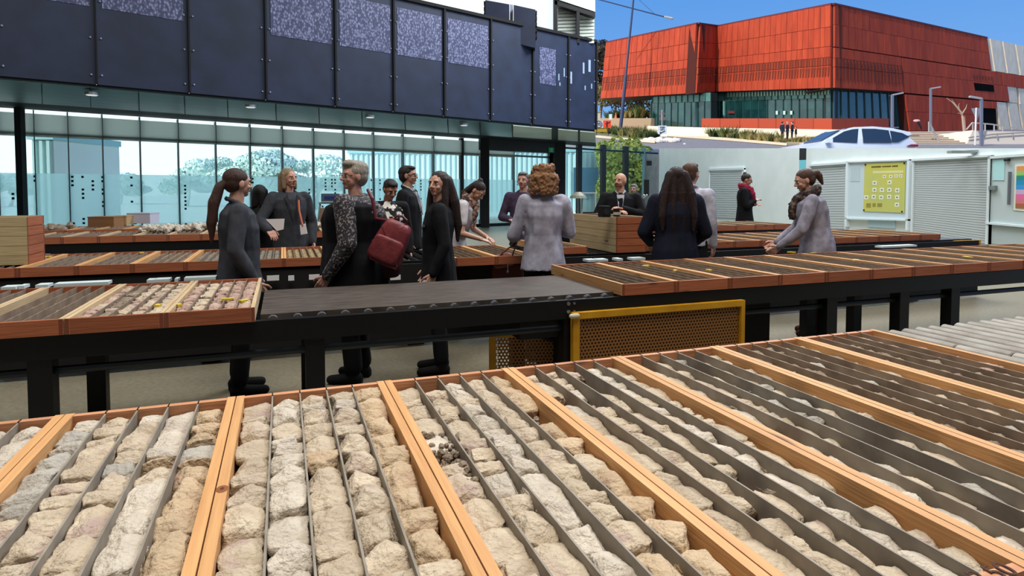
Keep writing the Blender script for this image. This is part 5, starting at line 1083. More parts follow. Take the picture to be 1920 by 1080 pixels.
def person(label, px, D, top, face, group=None, H=None, base=None, skin=(196, 150, 128), hairc=(60, 44, 36), hair='short', wd=1.0, dp=1.0, lean=0, hy=0, hp=0, hr=0, arms=None, outfit=(), iris=(60, 50, 40),
           glasses=False, lips=(160, 92, 84), vox=.009, grips=(.5, .5), beard=None, hands=True, zb=0, male=False, low=False, hw=1.0):
    R_ = math.radians; x = (px - 960) / F_PX * D
    sc_ = ((at(px, top, D).z - zb) if H is None else H) / 1.715
    root = thing('person', label, 'person', base or (x, D, zb), R_(face), group); root.scale = (sc_,) * 3
    U = rotp((0, 0, .95), 'X', -R_(lean)); HD = U @ rotp((0, -.005, 1.49), 'Z', R_(hy)) @ rotp((0, -.005, 1.49), 'X', -R_(hp)) @ rotp((0, 0, 1.49), 'Y', R_(hr))
    arms = arms or {}; shx = .165 * (1 + (wd - 1) * .6) + (.015 if male else 0); AR = {}
    for sgn, k in ((1, 'R'), (-1, 'L')):
        e, w_ = arms.get(k, ((sgn * (.225 * (1 + (wd - 1) * .8)), -.03, 1.10), (sgn * (.225 * (1 + (wd - 1) * .8)), .05, .86)))
        AR[k] = (U @ V((sgn * shx, -.005, 1.385)), V(e), V(w_), sgn)
    b = MB()
    for s in (-1, 1):
        b.cap((s * .09, 0, .88), (s * .095, .015, .49), .085 * wd, .055, 12); b.cap((s * .095, .015, .49), (s * .1, -.015, .09), .052, .036, 12); b.cap((s * .1, -.03, .045), (s * .115, .13, .03), .036, .03, 10)
    b.ell((0, 0, .93), (.16 * wd, .115 * dp, .13)); b.ell((0, .01, 1.08), (.135 * wd, .10 * dp, .16), T=U); b.ell((0, 0, 1.27), (.16 * wd, .105 * dp, .17), T=U)
    b.cap((-shx, -.005, 1.385), (shx, -.005, 1.385), .052, .052, T=U)
    for k, (s0, e, w_, sgn) in AR.items(): b.cap(s0, e, .046 * (.5 + wd * .5), .036, 12); b.cap(e, w_, .036 * (.5 + wd * .5), .024, 12)
    b.cap((0, -.015, 1.40), (0, .0, 1.53), .054, .05, T=HD)
    nw = (wd - 1) * .22 + 1
    hd = MB()
    hd.ell((0, -.008, 1.615), (.072 * nw, .092, .088), T=HD, nu=24, nv=16); hd.ell((0, .030, 1.565), (.054 * nw, .056, .062), T=HD, nu=18, nv=12); hd.ell((0, .052, 1.522), (.028 * nw, .03, .022), T=HD)
    hd.cap((0, .083, 1.612), (0, .103, 1.578), .009, .0125, 8, T=HD); hd.ell((.012, .092, 1.573), (.009, .01, .008), T=HD); hd.ell((-.012, .092, 1.573), (.009, .01, .008), T=HD)
    hd.cap((-.036, .070, 1.626), (.036, .070, 1.626), .012, .012, 8, T=HD)
    for s in (-1, 1): hd.ell((s * .074 * nw, -.004, 1.592), (.008, .018, .03), T=HD); hd.ell((s * .036, .058, 1.572), (.02, .02, .02), T=HD)
    hd.cap((0, -.015, 1.47), (0, .0, 1.54), .052, .05, T=HD)
    for v_ in ('v',): b.v += []; 
    body = remesh(b, vox + .003 if low else vox, 3); hh = remesh(hd, .0045 if not low else .008, 3)
    body.add(hh.v, hh.f, 0)
    for s in (-1, 1):
        e = V((s * .029, .078, 1.602)); body.ell(e - V((0, .007, 0)), (.0155, .010, .0085), 1, T=HD, nu=10, nv=7); body.ell(e + V((0, .0012, 0)), (.0058, .0045, .0062), 2, T=HD, nu=8, nv=6)
        body.cap(e + V((-.014, .0015, .0085)), e + V((.014, .001, .0085)), .0024, .0024, 6, 4, T=HD); body.cap(e + V((-.015 * 1, .004, .0215)), e + V((.015, .004, .0215)), .0036, .0034, 6, 4, T=HD)
    body.ell((0, .084, 1.549), (.021, .009, .0042), 3, T=HD, nu=10, nv=6); body.ell((0, .084, 1.5425), (.018, .009, .0052), 3, T=HD, nu=10, nv=6)
    if hands:
        for k, (s0, e, w_, sgn) in AR.items():
            d = (w_ - e).normalized(); n = V((-sgn, .35, 0)) if abs(d.z) > .6 else V((-sgn * .2, 0, -1)); hand(body, w_, d, n, sgn if abs(d.z) > .6 else sgn, grips[0 if k == 'R' else 1])
    sk = mat('skin_%d' % skin[0], skin, .55, 0, tuple(int(c * .93) for c in skin), 30, spec=.35)
    body.build('body', [sk, mat('eye_white', (222, 220, 214), .3), mat('iris_%d' % iris[0], iris, .2), mat('lip_%d' % lips[0], lips, .5), mat('brow_%d' % hairc[0], tuple(int(c * .8) for c in hairc), .9)], root, True)
    # hair
    hm = mat('hair_%d_%d' % hairc[:2], hairc, .55, 0, tuple(int(c * .72) for c in hairc), 40, (6, 6, .6), bump=.5, bsc=60, spec=.35); h = MB()
    E = lambda c, r_, **k: h.ell(c, r_, T=HD, nu=18, nv=12, **k)
    dsp = lambda v: .004 * noise.noise(V((v.x * 60, v.y * 60, v.z * 9)))
    if hair != 'bald':
        E((0, -.022, 1.636), (.080 * nw, .094, .080)); 
        if hair in ('short', 'graycrop'): E((0, -.038, 1.60), (.076 * nw, .072, .085)); E((0, .02, 1.685), (.060, .062, .028))
        if hair == 'graycrop': E((0, .03, 1.695), (.062, .062, .036)); E((0, -.03, 1.665), (.082, .085, .062))
        if hair in ('ponytail', 'bun'): E((0, -.04, 1.60), (.075 * nw, .07, .075))
        if hair == 'ponytail':
            for a, b2, r0, r1 in (((0, -.09, 1.60), (0, -.135, 1.57), .03, .034), ((0, -.135, 1.57), (0, -.175, 1.45), .036, .042), ((0, -.175, 1.45), (0, -.19, 1.30), .042, .036), ((0, -.19, 1.30), (0, -.185, 1.16), .034, .012)): h.cap(a, b2, r0, r1, 12, T=HD)
        if hair == 'bun': E((0, -.125, 1.625), (.04, .045, .042)); h.cap((0, -.145, 1.60), (.0, -.150, 1.51), .036, .014, T=HD)
        if hair == 'knot': E((0, -.04, 1.61), (.074, .07, .07)); E((0, -.07, 1.705), (.035, .035, .03))
        if hair == 'knot' and lean:
            h.cap((-.04, -.06, 1.62), (-.05, -.09, 1.45), .045, .035, T=HD); h.cap((.04, -.06, 1.62), (.05, -.09, 1.45), .045, .035, T=HD)
        if hair == 'bob':
            for s in (-1, 1): h.cap((s * .062, -.01, 1.64), (s * .072, .008, 1.50), .032, .026, T=HD)
            h.cap((-.035, -.06, 1.62), (-.045, -.065, 1.47), .05, .042, T=HD); h.cap((.035, -.06, 1.62), (.045, -.065, 1.47), .05, .042, T=HD)
        if hair == 'long':
            for s in (-1, 1): h.cap((s * .062, -.005, 1.64), (s * .078, .01, 1.48), .03, .03, T=HD); h.cap((s * .078, .01, 1.48), (s * .085, .03, 1.30), .032, .03, T=HD); h.cap((s * .085, .03, 1.30), (s * .08, .045, 1.18), .03, .012, T=HD)
            for s in (-1.1 * hw, -.35 * hw, .35 * hw, 1.1 * hw): h.cap((s * .045, -.06, 1.63), (s * .085, -.085, 1.46), .048, .048, T=HD); h.cap((s * .085, -.085, 1.46), (s * .105, -.12, 1.25), .050, .036, T=HD); h.cap((s * .105, -.12, 1.25), (s * .10, -.12, 1.12), .034, .012, T=HD)
        if hair == 'curly':
            rr = random.Random(3)
            for k in range(90):
                a = rr.uniform(PI * .92, PI * 2.08); z = rr.uniform(1.47, 1.69); q = .108 if z < 1.61 else .08; c = (math.cos(a) * q, -.01 + math.sin(a) * q * 1.1, z); E(c, (.030, .030, .034))
            dsp = lambda v: .008 * noise.noise(v * 42) + .006 * noise.noise(v * 90)
            for s in (-1, 1): h.cap((s * .078, .01, 1.62), (s * .088, .02, 1.50), .03, .03, T=HD)
        r = remesh(h, .006 if not low else .01, 5 if hair == 'curly' else 2, dsp); r.build('hair', hm, root, True)
    if beard:
        h = MB(); h.ell((0, .040, 1.542), (.052, .052, .038), T=HD, nu=18, nv=12); h.cap((-.03, .088, 1.56), (.03, .088, 1.56), .006, .006, T=HD); remesh(h, .006, 1).build('beard', mat('beard_%d' % beard[0], beard, .8), root, True)
    if glasses:
        g = MB()
        for s in (-1, 1):
            n = 16; c = V((s * .031, .094, 1.602)); pts = [HD @ (c + V((.022 * math.cos(2 * PI * k / n), 0, .018 * math.sin(2 * PI * k / n)))) for k in range(n + 1)]; g.ring(pts, [.0022] * (n + 1), 5); g.bar(HD @ (c + V((s * .022, 0, .006))), HD @ V((s * .074, .0, 1.606)), .003, .004)
        g.bar(HD @ V((-.009, .096, 1.606)), HD @ V((.009, .096, 1.606)), .003, .003); g.build('glasses', mat('spectacle_dark', (36, 26, 28), .3), root, kind='stuff')
    # clothes
    def fold(am=.007, f=9): return lambda v: am * noise.noise(V((v.x * f + label.__len__(), v.y * f, v.z * f * .55))) + am * .5 * noise.noise(V((v.x * f * 2.4, v.y * f * 2.4, v.z * f * .9)))
    for g in outfit:
        kind, c = g[0], g[1]; q = g[2] if len(g) > 2 else {}
        m = q.get('mat') or mat('cloth_%s_%d_%d_%d' % (kind, *c), c, q.get('rough', .85), 0, tuple(int(v_ * .82) for v_ in c), 14, bump=.12, bsc=160, spec=.2); h = MB(); inf = q.get('inf', .016)
        if kind in ('coat', 'top', 'vest'):
            hem = q.get('hem', .86); fl = q.get('flare', 1.0)
            se = [(0, .0, hem, (.165 * wd + inf) * fl, (.125 * dp + inf) * fl)]
            if hem < .92: se += [(0, 0, .94, .162 * wd + inf, .118 * dp + inf)]
            se += [(0, .005, 1.0, .152 * wd + inf, .112 * dp + inf)]
            h.frus([(a, b_, z, x_, y_) for a, b_, z, x_, y_ in se]); w0 = .138 if not male else .15
            h.frus([(0, .003, .96, .155 * wd + inf, .113 * dp + inf), (0, .008, 1.10, w0 * wd + inf, .106 * dp + inf), (0, .0, 1.27, .160 * wd + inf, .113 * dp + inf * 1.1), (0, -.005, 1.37, .165 * wd + inf, .095 * dp + inf), (0, -.008, 1.425, .115 * wd, .068 + inf * .6), (0, -.008, 1.45, .062, .056)], T=U)
            if not male and q.get('bust', True): h.ell((.062, .078 * dp, 1.255), (.062, .055, .06), T=U); h.ell((-.062, .078 * dp, 1.255), (.062, .055, .06), T=U)
            h.cap((-shx, -.005, 1.378), (shx, -.005, 1.378), .058 + inf * .6, None, T=U)
            if kind != 'vest':
                for k, (s0, e, w_, sgn) in AR.items():
                    if q.get('short'): h.cap(s0, s0.lerp(e, .62), .055 + inf * .6, .052 + inf, 12)
                    else: h.cap(s0, e, .050 * (.5 + wd * .5) + inf, .040 * (.5 + wd * .5) + inf * .9, 12); h.cap(e, e.lerp(w_, .97), .040 * (.5 + wd * .5) + inf * .9, .028 + inf * .7, 12)
            if q.get('collar'): h.ring([U @ V(p) for p in [(.07, .055, 1.40), (.078, 0, 1.452), (.05, -.06, 1.478), (0, -.078, 1.485), (-.05, -.06, 1.478), (-.078, 0, 1.452), (-.07, .055, 1.40)]], [.016] * 7, 8)
            if q.get('hood'): h.ell((0, -.09, 1.40), (.10, .045, .06), T=U)
            remesh(h, q.get('vox', .010 if not low else .014), 3, fold(q.get('fold', .008))).build({'coat': 'coat', 'top': 'top', 'vest': 'vest'}[kind] if 'nm' not in q else q['nm'], m, root, True)
        elif kind == 'sleeves':
            for k, (s0, e, w_, sgn) in AR.items(): h.cap(s0, e, .052 * (.5 + wd * .5) + inf, .043 * (.5 + wd * .5) + inf * .9, 12); h.cap(e, e.lerp(w_, .97), .043 * (.5 + wd * .5) + inf * .9, .030 + inf * .7, 12)
            h.cap((-shx, -.005, 1.385), (shx, -.005, 1.385), .060 + inf * .6, None, T=U); h.ell((0, -.04, 1.36), (.13 * wd, .08 * dp, .09), T=U)
            if q.get('back'): h.ell((0, -.075, 1.30), (.15 * wd, .085 * dp, .13))
            remesh(h, .010, 3, fold(.007)).build('sleeves', m, root, True)
        elif kind == 'trousers':
            for s in (-1, 1): h.cap((s * .09, 0, .90), (s * .095, .015, .49), .092 * wd, .072, 14); h.cap((s * .095, .015, .49), (s * .1, -.015, q.get('z', .13)), .070, .062 * q.get('w', 1), 14)
            h.ell((0, 0, .93), (.168 * wd, .122 * dp, .13)); remesh(h, .013, 3, fold(.006)).build('trousers', m, root, True)
        elif kind == 'shoes':
            for s in (-1, 1):
                h = MB(); h.cap((s * .1, -.045, .05), (s * .118, .155, .035), .045, .036, 12); h.cap((s * .1, -.02, .05), (s * .1, -.018, q.get('z', .12)), .05, .052, 12); h.bx(s * .1 - .035, s * .1 + .035, -.085, -.02, 0, .05); rr = remesh(h, .008, 2); rr.v = [(a, b_, max(c_, .002)) for a, b_, c_ in rr.v]; rr.build('shoe', m, root, True)
        elif kind == 'scarf':
            r0 = q.get('r', .036); pts = [U @ V(p) for p in [(0, .085, 1.44), (.075, .055, 1.455), (.10, -.01, 1.475), (.06, -.075, 1.49), (0, -.09, 1.495), (-.06, -.075, 1.49), (-.10, -.01, 1.475), (-.075, .055, 1.455), (0, .085, 1.43)]]; h.ring(pts, [r0] * 9, 10)
            pts = [p + V((0, .008, -.035)) for p in pts]; h.ring(pts, [r0 * 1.05] * 9, 10)
            for dr in q.get('drops', ()): h.ring([U @ V(p) for p in dr], [r0 * 1.05] * (len(dr) - 1) + [r0 * .7], 10)
            remesh(h, .009, 1, lambda v: .010 * noise.noise(v * 22) + .006 * noise.noise(v * 50)).build('scarf', m, root, True)
        elif kind == 'shirtfront':   # a V of shirt shown in the jacket opening
            h.prism([U @ V(p) for p in [(-.05, .098, 1.42), (.05, .098, 1.42), (.028, .145 * (dp if dp > 1 else 1), 1.26), (0, .152 * (dp if dp > 1 else 1), 1.16), (-.028, .145 * (dp if dp > 1 else 1), 1.26)]], U.to_3x3() @ V((0, -.03, 0))); h.ring([U @ V(p) for p in [(.03, .06, 1.43), (.062, .02, 1.462), (.04, -.05, 1.488), (-.04, -.05, 1.488), (-.062, .02, 1.462), (-.03, .06, 1.43)]], [.011] * 6, 8); h.build('shirt', m, root, False)
            if q.get('tie'): h = MB(); h.prism([U @ V(p) for p in [(-.014, .104, 1.42), (.014, .104, 1.42), (.022, .158, 1.2), (-.022, .158, 1.2)]], U.to_3x3() @ V((0, -.02, 0))); h.build('tie', mat('tie_%d' % q['tie'][0], q['tie'], .6), root)
        elif kind == 'lapel':
            for s in (-1, 1): h.prism([U @ V(p) for p in [(s * .05, .100, 1.43), (s * .088, .104, 1.39), (s * .07, .140, 1.30), (s * .012, .157, 1.12), (s * .03, .148, 1.26)]], U.to_3x3() @ V((0, .010, 0)))
            h.build('lapel', m, root, kind='stuff')
    return root
BK = (24, 24, 28)
pt = lambda nm, c1, c2, s_, lo, hi: mat(nm, c1, .8, 0, c2, s_, thr=(lo, hi), detail=1)
P1 = person('woman with long brown ponytail in charcoal coat, seen from behind at left', 446, 4.55, 315, -62, hairc=(70, 44, 36), hair='ponytail', hy=20, hp=2, wd=1.0, dp=1.12,
    arms={'R': ((.25, -.04, 1.11), (.23, .10, .86)), 'L': ((-.24, -.02, 1.10), (-.22, .1, .86))}, outfit=[('coat', (62, 64, 72), {'hem': .74, 'flare': 1.28, 'collar': 1, 'inf': .02}), ('trousers', BK), ('shoes', (20, 20, 22), {'z': .2})])
P2 = person('black-haired person seen from behind between ponytail woman and blonde woman', 488, 6.9, 346, 5, hairc=(18, 16, 20), hair='bob', outfit=[('coat', BK, {'hem': .7}), ('trousers', BK), ('shoes', BK)], low=True)
P3 = person('blonde bobbed woman in dark grey coat with orange lanyard, holding papers', 542, 7.0, 315, -142, skin=(190, 140, 122), hairc=(150, 126, 96), hair='bob', hy=22, dp=1.1, wd=1.05,
    arms={'R': ((.33, .06, 1.14), (.30, .27, 1.05)), 'L': ((-.26, -.02, 1.10), (-.22, .10, .88))}, outfit=[('top', (44, 38, 40)), ('coat', (56, 58, 64), {'hem': .66, 'flare': 1.15, 'collar': 1, 'inf': .024}), ('lapel', (50, 52, 58)), ('trousers', BK), ('shoes', BK)])
P4 = person('large woman with short grey hair and glasses, black vest, floral dark sleeves', 664, 4.85, 303, 84, skin=(200, 150, 134), hairc=(170, 160, 146), hair='graycrop', hy=44, wd=1.5, dp=2.0, glasses=True, lips=(176, 90, 90),
    arms={'L': ((-.30, -.06, 1.10), (-.30, .10, .86)), 'R': ((.30, .0, 1.10), (.28, .1, .86))}, outfit=[('vest', (18, 18, 22), {'hem': .62, 'flare': 1.05, 'inf': .022}), ('sleeves', (40, 38, 46), {'inf': .02, 'mat': pt('cloth_floral', (34, 32, 40), (128, 118, 116), 62, .54, .60), 'back': 1}), ('trousers', (18, 18, 20), {'w': 1.15}), ('shoes', BK)])
P5 = person('short-haired woman looking down in black and white patterned top', 729, 6.75, 334, -158, skin=(176, 126, 108), hairc=(40, 30, 30), hair='short', hp=28, hy=12, outfit=[('top', (220, 214, 206), {'mat': pt('cloth_blotch', (222, 216, 208), (24, 22, 26), 16, .49, .51), 'inf': .012, 'short': 1}), ('sleeves', BK, {'inf': .018}), ('trousers', BK), ('shoes', BK)], vox=.01)
P6 = person('man in black suit and glasses facing right, white collar', 766, 7.3, 310, -98, skin=(186, 138, 118), hairc=(34, 26, 24), hair='short', male=True, wd=1.05, dp=1.1, glasses=True, hands=True, outfit=[('shirtfront', (206, 210, 216), {'tie': (90, 110, 130)}), ('coat', (24, 25, 30), {'hem': .78, 'collar': 1}), ('trousers', BK), ('shoes', BK)])
P7 = person('young woman with long dark hair in black blazer, smiling over her shoulder', 822, 5.08, 320, 98, skin=(206, 158, 138), hairc=(52, 36, 32), hair='long', hy=52, dp=1.05, lips=(180, 90, 90),
    arms={'L': ((-.23, -.04, 1.10), (-.24, .05, .87)), 'R': ((.23, -.03, 1.1), (.22, .08, .86))}, outfit=[('top', (120, 112, 116), {'inf': .004, 'mat': pt('cloth_speckle', (60, 56, 66), (150, 140, 140), 40, .5, .56)}), ('coat', (22, 22, 26), {'hem': .76, 'flare': 1.08, 'collar': 1}), ('trousers', BK), ('shoes', (24, 22, 22), {'z': .22})])
P8 = person('woman in pale grey tee and patterned scarf leaning over the pulled-forward trays', 848, 7.35, 350, -100, H=1.70, skin=(196, 146, 124), hairc=(48, 34, 32), hair='knot', lean=26, hp=22, hy=-14, wd=1.18, dp=1.25,
    arms={'R': ((.26, .18, 1.02), (.18, .40, .945)), 'L': ((-.24, .2, 1.04), (-.12, .40, .95))}, outfit=[('top', (212, 206, 210), {'short': 1, 'hem': .84, 'inf': .012}), ('scarf', (110, 86, 78), {'drops': [[(.05, .10, 1.44), (.07, .15, 1.32), (.06, .17, 1.16)]], 'mat': pt('cloth_scarf', (70, 58, 56), (176, 136, 114), 26, .45, .58)}), ('trousers', BK), ('shoes', BK)])
P9 = person('grey-haired man in dark purple shirt behind the curly-haired woman', 981, 8.3, 322, 172, skin=(200, 152, 132), hairc=(120, 116, 114), hair='short', male=True, hy=-10, wd=1.05, arms={'R': ((.28, .02, 1.12), (.14, .22, 1.10)), 'L': ((-.28, .02, 1.12), (-.1, .22, 1.05))},
    outfit=[('top', (70, 56, 78), {'collar': 1}), ('trousers', BK), ('shoes', BK)])
P10 = person('woman with curly blonde hair in lavender grey sweater, back to viewer', 1019, 5.45, 308, 8, skin=(206, 160, 140), hairc=(168, 122, 84), hair='curly', hy=-22, wd=1.0, dp=1.1,
    arms={'L': ((-.255, .03, 1.10), (-.14, .24, 1.10)), 'R': ((.245, .03, 1.12), (.12, .22, 1.12))}, outfit=[('top', (176, 174, 192), {'hem': .80, 'flare': 1.08, 'inf': .022, 'fold': .012}), ('trousers', BK), ('shoes', BK)])
P11 = person('bald bearded man in black jacket standing behind the tray stack', 1163, 8.35, 323, 172, skin=(204, 152, 126), hairc=(60, 44, 36), hair='bald', beard=(120, 84, 66), male=True, hy=-32, wd=1.18, dp=1.1,
    arms={'R': ((.30, .06, 1.16), (.05, .26, 1.20)), 'L': ((-.30, .06, 1.16), (-.02, .25, 1.24))}, outfit=[('shirtfront', (196, 198, 206)), ('coat', (20, 20, 25), {'hem': .8, 'collar': 1}), ('trousers', BK), ('shoes', BK)])
P12 = person('grey-haired older man partly hidden beyond the bald man', 1188, 12.5, 345, 150, skin=(180, 140, 124), hairc=(130, 128, 128), hair='short', male=True, outfit=[('coat', (70, 74, 80), {'hem': .8}), ('trousers', BK)], low=True, H=None)
P13 = person('woman with long straight dark brown hair in navy coat, seen from behind', 1267, 5.85, 312, -4, hairc=(44, 26, 24), hair='long', hw=1.25, wd=1.14, dp=1.1, arms={'L': ((-.28, .02, 1.10), (-.20, .2, .98)), 'R': ((.28, .02, 1.10), (.20, .2, .98))}, outfit=[('coat', (24, 28, 44), {'hem': .62, 'flare': 1.1, 'inf': .028}), ('trousers', BK), ('shoes', BK)])
P14 = person('brown-haired man in pale lavender shirt behind the navy-coated woman', 1295, 6.75, 305, -28, skin=(200, 150, 130), hairc=(96, 66, 48), hair='short', male=True, hy=-20, wd=.98, outfit=[('top', (196, 194, 210), {'collar': 1}), ('trousers', BK), ('shoes', BK)])
P15 = person('woman in long black coat and crimson scarf before the white wall', 1396, 12.6, 325, -112, skin=(190, 146, 128), hairc=(56, 38, 32), hair='knot', hp=18, wd=1.05, dp=1.15, glasses=True, arms={'R': ((.22, .04, 1.12), (.06, .19, 1.2)), 'L': ((-.22, .04, 1.12), (.0, .19, 1.14))},
    outfit=[('coat', (20, 20, 25), {'hem': .5, 'flare': 1.25}), ('scarf', (150, 40, 66), {'r': .042, 'drops': [[(.04, .10, 1.44), (.06, .15, 1.32), (.05, .17, 1.2)], [(-.04, .10, 1.44), (-.05, .15, 1.34)]]}), ('trousers', BK), ('shoes', BK)], low=True)
P16 = person('woman with brown hair tied back, dark scarf and lavender grey blazer, facing left', 1534, 6.35, 326, 68, H=1.735, skin=(206, 160, 140), hairc=(88, 60, 46), hair='bun', lean=10, hp=10, hy=14, wd=1.2, dp=1.25,
    arms={'L': ((-.29, .16, 1.10), (-.24, .36, .92)), 'R': ((.24, .18, 1.10), (.16, .38, .93))}, outfit=[('coat', (158, 154, 170), {'hem': .80, 'flare': 1.1, 'collar': 1, 'fold': .011}), ('scarf', (60, 46, 44), {'r': .042, 'drops': [[(-.03, .10, 1.44), (-.05, .17, 1.34), (-.05, .20, 1.22)], [(.03, .10, 1.44), (.05, .18, 1.36)]], 'mat': pt('cloth_scarf2', (46, 36, 36), (110, 84, 72), 24, .5, .62)}), ('trousers', (44, 26, 24)), ('shoes', (56, 28, 22), {'z': .22})])
# passers-by on the far verge
for k, (px, f, lab, cc) in enumerate([(1466.5, -70, 'man in navy suit walking along the cream wall, leftmost of four', (34, 42, 66)), (1476, -95, 'man in open dark jacket and white shirt, second of four walkers', (36, 34, 50)), (1485, 60, 'man in dark suit striding left, third of four walkers', (40, 42, 60)), (1492, 70, 'small figure in dark top and tan trousers, rightmost of four walkers', (30, 26, 30))]):
    b = ong(px, 264 if k < 3 else 264.5); t_ = person(lab, px, b.y, 0, f, H=1.75 if k < 3 else 1.3, base=b, skin=(214, 170, 150), hairc=(60, 44, 40) if k != 1 else (190, 180, 170), hair='short', male=True, outfit=[('shirtfront', (226, 224, 228)), ('coat', cc, {'hem': .8}), ('trousers', (44, 40, 54) if k < 3 else (150, 130, 100)), ('shoes', BK)], low=True, vox=.013)
bpy.data.objects.remove(TMPO)
# ------------------------------------------------------------------ things held, worn or standing about
def rbox(mb, c, d, T=None, e=4, n=10, m=0, taper=0, sag=0):   # soft rounded box
    vs = []; nu, nv = n * 2, n
    def sp_(a, p): return math.copysign(abs(a) ** p, a)
    for i in range(1, nv):
        p = PI * i / nv - PI / 2
        for k in range(nu):
            t = 2 * PI * k / nu; x = sp_(math.cos(p), 2 / e) * sp_(math.cos(t), 2 / e); y = sp_(math.cos(p), 2 / e) * sp_(math.sin(t), 2 / e); z = sp_(math.sin(p), 2 / e)
            w = 1 - taper * (z * .5 + .5); vs.append(V((x * d[0] / 2 * w, y * d[1] / 2 * w, z * d[2] / 2)))
    o = len(vs); vs += [V((0, 0, d[2] / 2)), V((0, 0, -d[2] / 2))]
    fs = [(i * nu + k, i * nu + (k + 1) % nu, (i + 1) * nu + (k + 1) % nu, (i + 1) * nu + k) for i in range(nv - 2) for k in range(nu)]
    fs += [(o + 1, (k + 1) % nu, k) for k in range(nu)] + [(o, (nv - 2) * nu + k, (nv - 2) * nu + (k + 1) % nu) for k in range(nu)]
    vs = [v * (1 + .05 * noise.noise(v * 14)) for v in vs]
    if T is not None: vs = [T @ v for v in vs]
    mb.add([v + V(c) for v in vs], fs, m)
burg = mat('leather_burgundy', (128, 52, 56), .42, 0, (104, 38, 44), 9, bump=.2, bsc=30); burgd = mat('leather_seam', (86, 28, 34), .5)
b = at(733, 455, 4.62); t = thing('backpack', 'burgundy leather backpack hanging off the large grey-haired woman', 'backpack', b)
T = Matrix.Rotation(.42, 3, 'Y'); mb = MB(); rbox(mb, (0, 0, 0), (.285, .17, .34), T, e=5, taper=.28); mb.build('bag_body', burg, t, True)
mb = MB(); rbox(mb, T @ V((0, -.075, -.05)), (.23, .07, .19), T, e=5); mb.build('front_pocket', burg, t, True)
for q in ((( -.10, -.092, .10), (.13, -.098, -.13)), ((-.12, -.09, -.02), (-.08, -.095, -.15)), ((-.08, -.092, -.155), (.13, -.092, -.15))):
    mb = MB(); mb.bar(T @ V(q[0]), T @ V(q[1]), .008, .006); mb.build('seam', burgd, t)
mb = MB(); mb.ring([T @ V(p) for p in [(-.05, 0, .16), (-.04, 0, .2), (0, 0, .215), (.04, 0, .2), (.05, 0, .16)]], [.01] * 5, 8); mb.build('top_handle', burgd, t)
mb = MB(); mb.ring([T @ V((-.06, -.02, .15)), b * 0 + (at(705, 410, 4.66) - b), at(698, 372, 4.68) - b, at(690, 356, 4.75) - b], [.014] * 4, 8); mb.build('shoulder_strap', burgd, t)
mb = MB(); rbox(mb, (0, 0, 0), (.30, .16, .16), Matrix.Rotation(.1, 3, 'Y'), e=4); mb.build('drawstring_pouch', mat('pouch_maroon', (66, 26, 34), .8), loc=at(716, 500, 4.82), label='dark maroon soft bag hanging below the burgundy backpack', cat='bag')
def paper(label, pts, D, m, nm='paper_sheet'):
    P3 = [at(x, y, D) for x, y in pts]; c = P3[0]; mb = MB(); mb.prism([p - c for p in P3], (.002, .004, 0)); return mb.build(nm, m, loc=c, label=label, cat='paper')
pw = mat('paper_white', (224, 222, 226), .7)
t = paper('folded white papers held by the blonde bobbed woman', [(498, 411), (533, 410), (531, 430), (519, 433)], 6.55, pw)
paper('white badge card hanging from the blonde woman on her lanyard', [(562, 422), (572, 419), (576, 438), (564, 440)], 6.76, pw, 'badge_card')
mb = MB(); c = at(560, 375, 6.78); mb.ring([V((0, 0, 0)), at(561, 395, 6.76) - c, at(567, 421, 6.75) - c], [.011] * 3, 6); mb.build('lanyard', mat('lanyard_orange', (206, 110, 84), .7), loc=c, label='orange lanyard down the front of the blonde woman', cat='lanyard')
paper('small white paper held low by the young woman in the black blazer', [(788, 524), (812, 527), (808, 541), (789, 540)], 4.93, pw)
mb = MB(); rbox(mb, (0, 0, 0), (.085, .02, .045), Matrix.Rotation(.3, 3, 'Y')); mb.build('folded_cloth', mat('cloth_teal', (120, 190, 186), .8), loc=at(671, 540, 4.6), label='folded teal cloth in the hand of the large grey-haired woman', cat='cloth')
# tan handbag on a long strap
b = at(948, 488, 5.75); t = thing('handbag', 'rust brown leather handbag hanging beside the curly-haired woman', 'handbag', b)
mb = MB(); rbox(mb, (-.02, 0, .0), (.22, .10, .13), Matrix.Rotation(-.25, 3, 'Y'), e=4, taper=.2); mb.build('bag_body', mat('leather_tan', (136, 72, 56), .5, 0, (112, 56, 44), 9), t, True)
mb = MB(); mb.ring([V((-.05, -.03, .05)), at(958, 462, 5.7) - b, at(966, 446, 5.65) - b, at(970, 452, 5.66) - b, V((.06, -.03, .04))], [.007] * 5, 6); mb.build('strap', mat('leather_brown', (92, 48, 40), .5), t)
mb = MB(); mb.tube((.02, -.06, -.02), (.02, -.06, -.09), .006, n=6); mb.ell((.02, -.06, -.1), (.012, .01, .014), nu=8, nv=5); mb.build('silver_tag', steel, t, kind='stuff')
# brown cabinet below third row behind the handbag
mb = MB(); rbox(mb, (0, 0, 0), (.3, .1, .34), None, e=8); mb.build('shopping_bag', mat('bag_brown', (92, 46, 34), .8), loc=at(952, 525, 5.85), label='dark brown bag hanging below the rust brown handbag', cat='bag')
